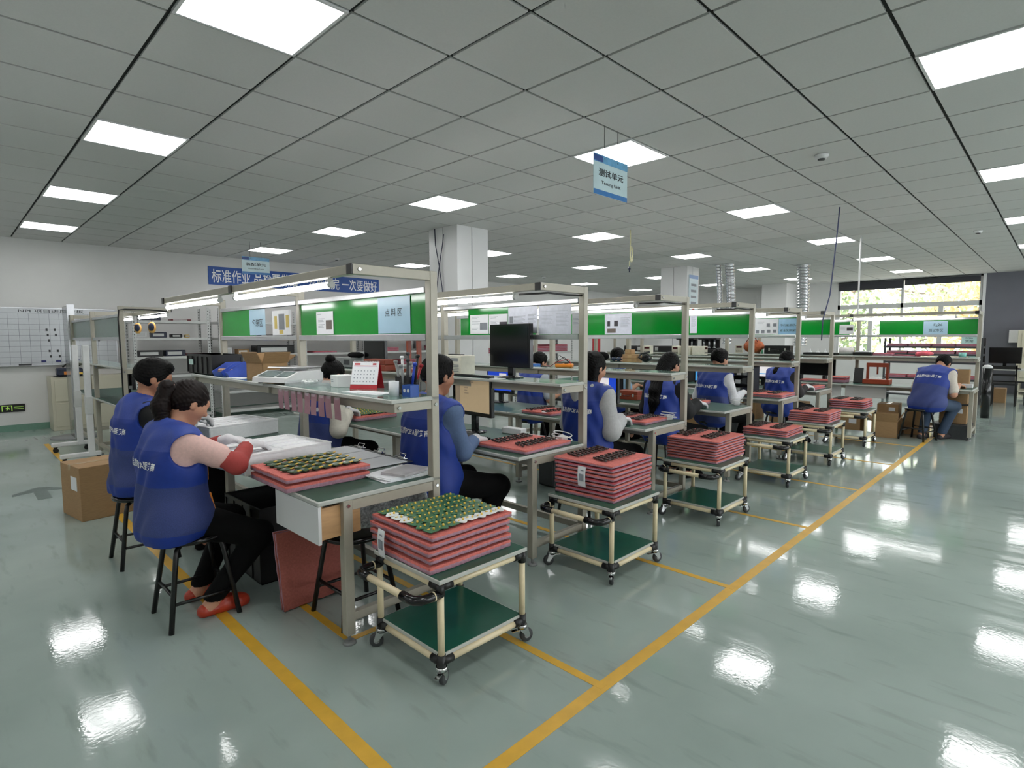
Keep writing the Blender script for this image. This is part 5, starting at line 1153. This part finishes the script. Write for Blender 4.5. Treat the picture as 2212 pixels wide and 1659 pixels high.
# trees and sky side outside
def tree(x, y, h, cr, label, cols, seed):
    rd = random.Random(seed); r = thing('tree', label, 'tree', (x, y, -3), 0, 'trees outside the window')
    MB().tube([(0, 0, 0), (.1, .1, h*.4), (0, .3, h*.7), (.1, .1, h)], .13, 8).build('trunk', mat('bark', '6a5a48', .9, 0, .2, 8), r)
    for k in range(5): MB().tube([(0, .1, h*(.45+.08*k)), (rd.uniform(-.6, .6), rd.uniform(-1, 1), h*(.6+.08*k)), (rd.uniform(-.9, .9), rd.uniform(-1.8, 1.8), h*(.7+.07*k))], .04, 6).build('branch', mat('bark', '6a5a48', .9, 0, .2, 8), r)
    b = MB()
    for k in range(2600):
        a, c_, q = rd.uniform(0, 2*PI), rd.uniform(-1, 1), rd.random()**.45
        p = V((math.cos(a)*math.sqrt(1-c_*c_)*q*cr*.8, math.sin(a)*math.sqrt(1-c_*c_)*q*cr, h*.78+c_*q*cr*.9)); s = rd.uniform(.06, .16)
        u = V((rd.gauss(0, 1), rd.gauss(0, 1), rd.gauss(0, 1))).normalized(); w = u.orthogonal().normalized()
        b.m(rd.randrange(len(cols))).quad([p-u*s, p+w*s*.6, p+u*s, p-w*s*.6])
    b.build('foliage', cols, r)
g1, g2, g3 = mat('leaf_green', '8a9c62', .7, 0, .2, 2), mat('leaf_pale', 'bcc08c', .7, 0, .2, 2), mat('leaf_amber', 'd4a668', .7, 0, .2, 2); g4 = mat('leaf_dark', '5f7448', .7, 0, .2, 2)
tree(21.8, 3.5, 6.2, 2.2, 'leafy green tree outside the left end of the window', [g1, g4, g2], 1)
tree(27.5, .4, 7.0, 3.0, 'pale green tree with bare branches outside the middle of the window', [g2, g1], 2)
tree(21.8, -1.9, 6.4, 2.3, 'amber autumn tree outside the right end of the window', [g3, g2, g3], 3)
struct(bx(XW+.3, 60, -30, 40, -3.2, -3).build('ground_outside', mat('pavement', 'a9a79c', .9, 0, .1, 1)))
for k, (y0, y1, zb) in enumerate(((.1, 1.62, 2.69), (-1.5, .06, 2.755))):
    r = thing('roller_blind', ('dark grey roller blind over the left half of the window', 'dark grey roller blind over the right half of the window')[k], 'blind', (XW-.03, (y0+y1)/2, 2.9), 0, 'roller blinds'); w = (y1-y0)/2
    bx(-.004, .004, -w, w, zb-2.9, 0).build('fabric', mat('blind_fabric', '3c3c42', .8), r); MB().cyl((0, -w, .0), (0, w, 0), .022).build('roller', m_dgrey, r); bx(-.01, .01, -w, w, zb-2.915, zb-2.9).build('bottom_bar', m_dgrey, r)

# ------------------------------------------------------------------ left side: whiteboard, banner, cabinets, stands, mirrored bench
r = thing('whiteboard', 'ruled whiteboard headed NPI on the left wall', 'whiteboard', (.2, YL-.02, 1.008), 0)
bx(-1.04, 1.04, -.005, .015, 0, .87).build('board', mat('board_white', 'cdd0d4', .2, 0, .01), r)
f = MB().box(-1.05, 1.05, -.012, .016, -.012, .006).box(-1.05, 1.05, -.012, .016, .866, .88).box(-1.05, -1.035, -.012, .016, 0, .87).box(1.035, 1.05, -.012, .016, 0, .87); f.build('frame', m_alu, r)
b = MB()
for k in range(1, 17): x = -1.04+k*.122; b.box(x-.002, x+.002, -.0065, -.005, 0, .79)
for k in range(10): z = .035+k*.084; b.box(-1.04, 1.04, -.0065, -.005, z-.0018, z+.0018)
b.build('ruled_lines', m_inkgrey, r); text('lettering', 'NPI 项目进度看板', m_ink, r, face_T((.22, -.0066, .83), (1, 0, 0)), .8, .055)
b = MB()
for (x, z) in ((.14, .54), (.24, .54), (.15, .46), (.25, .46), (.16, .375), (.8, .375), (.16, .21), (.26, .21), (.17, .125), (.28, .125), (.98, .54), (.98, .46)): b.box(x-.012, x+.012, -.012, -.005, z-.018, z+.018)
b.build('magnets', m_dgrey, r); b = MB()
for x in (.08, .26, .47, .5): b.box(x-.03, x+.03, -.012, -.005, .045-.012, .045+.02)
b.build('blue_magnets', mat('magnet_blue', '2b2f6a', .5), r); MB().box(-.6, .9, -.05, -.012, -.014, -.006).build('pen_tray', m_alu, r); bx(-.22, -.07, -.045, -.02, -.006, .02).build('eraser', m_dgrey, r)
r = thing('wall_banner', 'long blue slogan banner with white characters on the left wall', 'banner', (4.535, YL-.012, 2.405), 0); bx(-1.815, 1.815, 0, .01, 0, .335).build('panel', m_bannerblue, r)
text('lettering', '标准作业 品检要做细 一次要做完 一次要做好', m_whiteink, r, face_T((0, -.002, .165), (1, 0, 0)), 3.52, .25, .01)
r = thing('exit_sign', 'low black exit sign with a green arrow and running figure on the left wall', 'sign', (-.22, YL-.015, .30), 0); bx(-.24, .24, 0, .012, 0, .115).build('plate', m_black, r)
gs = mat('sign_green_glow', '9dc45a', .5, emit=.25)
b = MB().box(-.2, -.06, -.002, 0, .05, .062).prism([(-.225, .056), (-.17, .085), (-.17, .027)], 0, .002, M.Rotation(PI/2, 4, 'X'))
b.box(-.03, -.018, -.002, 0, .015, .1).box(.08, .092, -.002, 0, .015, .1).box(-.03, .092, -.002, 0, .09, .1)
b.cyl((.04, -.002, .078), (.04, 0, .078), .009).prism([(.02, .03), (.034, .03), (.045, .05), (.06, .035), (.068, .044), (.05, .066), (.02, .066), (.012, .05), (.02, .048), (.026, .056), (.032, .056)], 0, .002, M.Rotation(PI/2, 4, 'X'))
b.box(.11, .22, -.002, 0, .07, .076).box(.11, .22, -.002, 0, .04, .046); b.build('symbols', gs, r)
def cabinet(x0, x1, label, tag_=None):
    r = thing('filing_cabinet', label, 'cabinet', ((x0+x1)/2, 8.06, 0), 0, 'cream filing cabinets'); w = (x1-x0)/2
    bx(-w, w, -.2, .235, 0, .825, .004).build('body', m_cabinet, r)
    for z0, z1 in ((.06, .42), (.45, .78)):
        d = bx(-w+.04, w-.03, -.212, -.2, z0, z1, .003).build('door', m_cabinet, r); bx(w-.09, w-.07, -.22, -.212, (z0+z1)/2-.03, (z0+z1)/2+.03).build('handle', m_grey, d)
cabinet(.30, .80, 'cream steel cabinet under the tool bag, left of two'); cabinet(.805, 1.30, 'cream steel cabinet behind the wheeled stands, right of two')
r = thing('tool_bag', 'dark tool bag with orange and yellow tools on the left cabinet', 'tool bag', (.53, 8.0, .825), 0); bx(-.17, .2, -.15, .15, 0, .008).build('mat', m_black, r)
MB().box(-.14, .18, -.11, .11, .008, .13, .02).build('bag', m_case, r); MB().box(-.06, .02, -.125, -.11, .03, .08).build('orange_tool', m_orange, r); MB().box(.04, .17, -.125, -.11, .03, .06).build('yellow_tool', m_yellow, r); MB().sph((.1, 0, .19), .06, 12, (1.3, 1, .9)).tube([(.1, 0, .14), (0, .0, .2), (-.06, 0, .14)], .012, 6).build('drill', m_black, r)
def stand(y, x, label):
    r = thing('wheeled_stand', label, 'stand', (x, y, 0), 0, 'white wheeled stands'); bx(-.03, .03, -.03, .03, .07, 1.33, .005).build('post', m_white, r); bx(-.29, .09, -.028, .028, .07, .12, .008).build('foot_bar', m_white, r)
    bx(-.035, .035, -.034, .034, .55, .75, .004).build('bracket', m_lgrey, r)
    for s in (-.25, .06):
        c = MB().cyl((s, 0, .055), (s, 0, .07), .02).build('caster', m_black, r)
        for q in (-.012, .012): MB().cyl((s, q-.008, .028), (s, q+.008, .028), .028, n=16).build('wheel', m_black, c)
    return r
stand(5.75, .33, 'white wheeled stand post further from the camera on the left'); stand(4.80, .30, 'white wheeled stand post nearer to the camera on the left')
r = thing('acrylic_stand', 'tall grey tinted acrylic panel stand before the filing cabinet', 'panel stand', (.46, 7.02, 0), 0)
MB().lathe([(.001, 0), (.3, 0), (.3, .012), (.001, .02)], n=24).build('foot', m_grey, r); bx(-.05, -.044, -.26, .14, .02, 1.86).build('panel', glass('tinted_acrylic', '6d7072', .45, .08), r); MB().box(-.052, .03, -.28, -.255, .02, 1.88).box(.0, .03, -.26, -.15, 1.2, 1.86).build('edge_profile', m_alu, r)
def mirrored():
    bg = mat('board_greygreen', '7d8f86', .25, 0, .04)
    for u, y0 in ((1, 5.22), (0, 6.72)):
        r = thing('workbench', ('grey workbench facing the racks, nearer to the camera on the left', 'grey workbench facing the racks, further on the left')[1-u], 'workbench', (.43, y0, 0), PI, 'assembly workbenches')
        for c, gs_ in PROTO[u > 0]:
            dd = c.copy(); COL.objects.link(dd); dd.parent = r
            for g in gs_: e = g.copy(); COL.objects.link(e); e.parent = dd
        bx(-.034, -.028, .05, 1.4, 1.419, 1.626).build('board', bg, r)
mirrored()
one('cable', 'black cable looping over the frame of the left workbench', 'cable', MB().tube([(.425, 3.70, .8), (.425, 3.70, 1.2), (.42, 3.70, 1.6), (.43, 3.70, 1.69), (.48, 3.70, 1.70), (.7, 3.70, 1.70), (.86, 3.72, 1.69), (.88, 3.8, 1.675)], .007, 6), m_black)
monitor((.70, 4.75, TZ), PI, .42, .28, .12, 'dark monitor on the left workbench seen from behind')
r = thing('printer', 'dark device cluster on the left workbench', 'printer', (.75, 4.25, TZ), 0); bx(-.15, .15, -.2, .2, 0, .09, .01).build('body', m_black, r); bx(-.12, .12, -.15, .15, .09, .11).build('lid', m_dgrey, r); MB().tube([(-.15, -.1, .02), (-.25, -.2, -.02), (-.3, -.1, -.1), (-.28, .05, -.06), (-.15, .1, .03)], .008, 6).build('cable', m_black, r)
for k, (y, lb) in enumerate(((4.35, 'amber oval badge hanging below the lit tube on the left'), (5.0, 'amber oval badge further along the left tube'))):
    r = thing('hang_badge', lb, 'badge', (.86, y, 1.53), .6); MB().sph((0, 0, 0), .055, 16, (.25, 1, 1.25)).build('body', mat('badge_amber', 'd9a860', .4), r); MB().sph((-.008, 0, .005), .04, 14, (.3, 1, 1.2)).build('face', m_case, r); MB().cyl((0, 0, .06), (0, 0, .15), .003, n=6).build('string', m_black, r)
carton((-.02, 2.45, 0), .15, .36, .42, .42, 'tall open cardboard carton behind the stool on the left', flaps=False, lab=True)

# ------------------------------------------------------------------ things hanging from the ceiling and columns
def hang_sign(x, y, zt, w, h, zh, big, small, label):
    r = thing('hanging_sign', label, 'hanging sign', (x, y, zt), 0); bx(-w/2, w/2, -.003, .003, -h, 0).build('panel', mat('sign_pale', 'c3d9de', .3, 0, .06, 6), r)
    MB().box(-w/2, w/2, -.0045, -.003, -.055, 0).build('top_band', mat('sign_band', '6aa6cf', .35, 0, .2, 12), r); MB().box(-w/2, -w/2+.11, -.005, -.004, -.05, -.008).build('emblem', mat('sign_navy', '2a4a8c', .4), r); MB().box(-w/2, w/2, -.0045, -.003, -h, -h+.035).build('bottom_band', m_signblue, r)
    text('lettering', big, m_ink, r, face_T((0, -.0045, -h*.43), (1, 0, 0)), w*.74, h*.19, .012); text('lettering', small, m_ink, r, face_T((0, -.0045, -h*.69), (1, 0, 0)), w*.57, h*.11, .006)
    for q in (-.085, .085): MB().cyl((q, 0, -.015), (q, 0, zh-zt), .0022, n=6).sph((q, -.002, -.02), .006, 8).build('string', m_dgrey, r)
hang_sign(2.73, -.6, 2.72, .43, .285, CEIL, '测试单元', 'Testing Unit', 'pale blue hanging sign reading 测试单元 Testing Unit')
hang_sign(2.77, 6.2, 2.69, .43, .27, CEIL, '装配单元', 'Assembly Unit', 'pale blue hanging sign reading 装配单元 Assembly Unit')
for (x, y, lb) in ((4.475, -1.525, 'round white smoke detector nearest the camera on the ceiling'), (9.89, -2.08, 'round white smoke detector towards the window on the ceiling'), (4.61, 7.0, 'small smoke detector near the left wall ceiling'), (9.93, 6.38, 'small smoke detector far over the racks')):
    r = thing('smoke_detector', lb, 'smoke detector', (x, y, CEIL), 0); MB().lathe([(.001, -.001), (.055, -.001), (.055, -.015), (.04, -.035), (.001, -.038)], n=24).build('housing', m_white, r); MB().lathe([(.03, -.037), (.028, -.045), (.001, -.046)], n=20).build('sensor', m_dgrey, r)
r = thing('air_hose', 'yellowish air hose coiled and hanging from the ceiling', 'hose', (6.2, 1.46, CEIL), 0); pts = [(0, 0, 0), (.01, 0, -.15), (0, 0, -.28)]
pts += [(.075-.075*math.cos(k*.4), .075-.09*math.cos(k*.4)*.3-.05, -.30-.1*math.sin(k*.4)-.002*k) for k in range(34)]+[(-.01, 0, -.45), (-.01, 0, -.52)]
MB().tube(pts, .0085, 8).build('hose', mat('hose_yellow', 'cfc9a0', .3), r); MB().cyl((-.01, 0, -.52), (-.01, 0, -.6), .012, .008).cyl((-.01, 0, -.54), (-.01, 0, -.56), .018).build('coupling', mat('coupling_navy', '23284a', .4), r)
def duct(x, y, r0, z0, label, sway):
    r = thing('spiral_duct', label, 'duct', (x, y, 0), 0, 'spiral ducts'); n = 110; rs = []
    for k in range(n+1):
        z = CEIL+(z0-CEIL)*k/n; o = sway*math.sin(PI*k/n); q = r0*(1+.09*math.sin(k*1.57))
        rs.append([V((o+q*math.cos(t), -o*.7+q*math.sin(t), z)) for t in (2*PI*i/18 for i in range(18))])
    MB().rings(rs).build('tube', mat('duct_foil', 'c6c8ca', .22, .85, .05), r); MB().lathe([(r0*1.02, 0), (r0*1.25, 0), (r0*1.25, -.015), (r0*1.02, -.015), (r0*1.02, 0)], (0, 0, CEIL), 20).build('collar', m_alu, r)
duct(10.95, 2.32, .055, 1.25, 'narrow spiral duct in front of the far column', .05); duct(10.95, 2.08, .09, 1.25, 'wide shiny spiral duct left of the far column pier', .05); duct(12.3, 1.05, .12, 1.2, 'wide shiny spiral duct nearest the window', .03)
one('cable', 'long dark blue cable hanging from the ceiling near the window', 'cable', MB().tube([(6.75, -1.08, CEIL), (6.78, -1.06, 2.7), (6.76, -1.04, 2.3), (6.80, -1.0, 1.9), (6.74, -.95, 1.6), (6.72, -.95, 1.35)], .007, 6), mat('cable_blue', '3a4064', .5))
one('conduit', 'thin white conduit pipe rising to the ceiling beside the blue cable', 'pipe', MB().cyl((9.23, -.74, 1.70), (9.23, -.74, CEIL), .012), m_white)
for k, (x, y, lb) in enumerate(((4.15, 3.35, 'dark cable running down the left face of the front column'), (4.15, 3.15, 'second dark cable crossing the left face of the front column'))):
    s = 1 if k == 0 else -1
    one('cable', lb, 'cable', MB().tube([(x-.005, y, CEIL-.1*k), (x-.01, y-.02*s, 2.7), (x-.012, y-.1*s, 2.4), (x-.012, y-.16*s, 2.1), (x-.01, y-.2*s, 1.8), (x-.01, y-.25*s, 1.6)], .007, 6), mat('cable_navy', '2b2f45', .5))
r = thing('column_poster', 'pale blue notice hanging on the far column', 'poster', (10.88, 2.84, 2.25), 0); bx(-.2, .2, -.01, .005, -.5, .5).build('panel', mat('poster_pale', 'cfe0e8', .35), r); bx(-.2, .2, -.012, -.01, .42, .5).build('top_band', m_signblue, r); bx(-.2, .2, -.012, -.01, -.5, -.44).build('bottom_band', m_signblue, r)
b = MB()
for k in range(4): b.box(-.12, .12, -.012, -.01, .26-k*.13, .31-k*.13)
b.build('print', m_inkgrey, r); MB().cyl((0, -.012, -.25), (0, -.01, -.25), .05).build('red_mark', m_red, r)
for a in (2, 3, 4, 5):
    one('cable', 'black cable tied under the lamp arm of the %s row' % NTH[a-1], 'cable', MB().tube([(XP[a-1]-.02, YE[0]+.02, 1.672), (XP[a-1]-.2, YE[0]+.02, 1.668), (XP[a-1]-.38, YE[0]+.02, 1.672), (XP[a-1]-.46, YE[0]+.03, 1.664), (XP[a-1]-.485, YE[0]+.08, 1.664), (XP[a-1]-.446, YE[0]+.2, 1.668)], .006, 6), m_black)
r = thing('black_screen', 'wide black screen panel under the last shelf beside the mid post', 'panel', (9.1, -.17, TZ+.05), 0); bx(-.012, .012, -.33, .33, .03, .32, .004).build('panel', m_blackg, r); MB().box(-.06, .06, -.2, -.16, -.05, .03).box(-.06, .06, .16, .2, -.05, .03).build('foot', m_black, r)
foam((8.88, -.30, TZ), .03, .26, .42, .03, 'pink foam sheet before the wide black screen panel on the last table', None, 2, 0); foam((8.85, -.62, TZ), -.03, .24, .22, .07, 'thick dark red foam sheet beside the black slanted panel', None, 1, 1)
foam((8.84, -.62, TZ+.07), .05, .26, .25, .02, 'thin pink foam sheet on the thick one beside the black slanted panel', None, 1, 0)
# computers and dark clutter under and on the rows further back
def tower(x, y, label, z=0, rz=0):
    r = thing('computer_tower', label, 'computer', (x, y, z), rz); bx(-.2, .2, -.09, .09, .01, .40, .004).build('case', m_black, r); bx(-.206, -.2, -.085, .085, .02, .39).build('front_panel', m_dgrey, r)
    for q in (-.15, .15): bx(q-.02, q+.02, -.08, .08, 0, .01).build('foot', m_black, r)
for i, y, lb in ((1, .45, 'black computer tower under the table with the tan screen'), (2, .33, 'black computer tower under the third table'), (3, .95, 'black computer tower under the fourth table'), (4, .95, 'black computer tower under the fifth table'), (5, .35, 'black computer tower under the sixth table')): tower(XP[i]-.28, y, lb)
monitor((6.16, .17, TZ), -.1, .50, .30, .10, 'monitor with a pale page in front of the white shirt', (mat('screen_pink', 'cdb9c4', .3, emit=.45), [(.0, .12, 0, 1, mat('screen_cyan', '4aa0e0', .3, emit=.5))]))
monitor((7.5, .02, TZ), -.1, .46, .28, .10, 'monitor with a white page beside the low ponytail', (scr_w, [(0, .9, .1, .14, scr_d), (0, .9, .8, .86, mat('screen_cyan', '4aa0e0', .3, emit=.5))]))
def organiser(x, y, z, w, h, label, seed):
    rd = random.Random(seed); r = thing('parts_rack', label, 'parts rack', (x, y, z), 0); n = 3
    MB().box(-.09, .09, -w/2, -w/2+.01, 0, h).box(-.09, .09, w/2-.01, w/2, 0, h).box(.08, .09, -w/2, w/2, 0, h).box(-.09, .09, -w/2, w/2, 0, .012).box(-.09, .09, -w/2, w/2, h-.012, h).build('frame', m_black, r)
    for k in range(n):
        zz = .012+k*(h-.02)/n; bx(-.085, .085, -w/2+.01, w/2-.01, zz-.004, zz).build('shelf', m_dgrey, r)
        for q in range(3): ww = w/3.4; y0 = -w/2+.015+q*(w-.03)/3; bx(-.06, .06, y0, y0+ww*rd.uniform(.6, .95), zz, zz+(h/n)*rd.uniform(.3, .75), .003).build('item', rd.choice([m_dgrey, m_lgrey, m_black, m_case, m_grey]), r)
organiser(6.22, -.24, TZ, .27, .34, 'dark parts rack on the fifth table right of the white shirt', 1)
organiser(7.55, -.18+.62, TZ, .34, .32, 'dark parts rack on the sixth table', 2)
organiser(4.82, .85, TZ, .3, .28, 'dark parts rack on the fourth table behind the tool case', 3)
organiser(3.42, 1.85, TZ, .3, .28, 'dark parts rack at the far end of the third table', 4)
for k, (x, y) in enumerate(((7.4, 1.3), (6.0, 1.6), (8.9, .5), (8.9, 1.3), (8.9, 2.1), (7.45, 1.9))):
    crate((x, y, TZ), 0, .3, .4, .2, 'black crate on the back tables, %s of six' % ORD[k+1], group='black crates on the back tables')
for k, (x, y, w) in enumerate(((8.9, .1, .5), (8.95, .9, .6), (8.95, 1.7, .5), (7.45, 1.0, .5), (6.1, 1.6, .5))):
    carton((x, y, 0), 0, .4, w, .34, 'brown carton on the floor under the back tables, %s of five' % ORD[k+1], group='cartons under the back tables')
for k, y in enumerate((2.42, 2.8, 3.2)):
    dev(9.04, y, SZ, .18, .3, .12, 'black instrument at the far end of the last shelf, %s of three' % ORD[k+1], m_black)
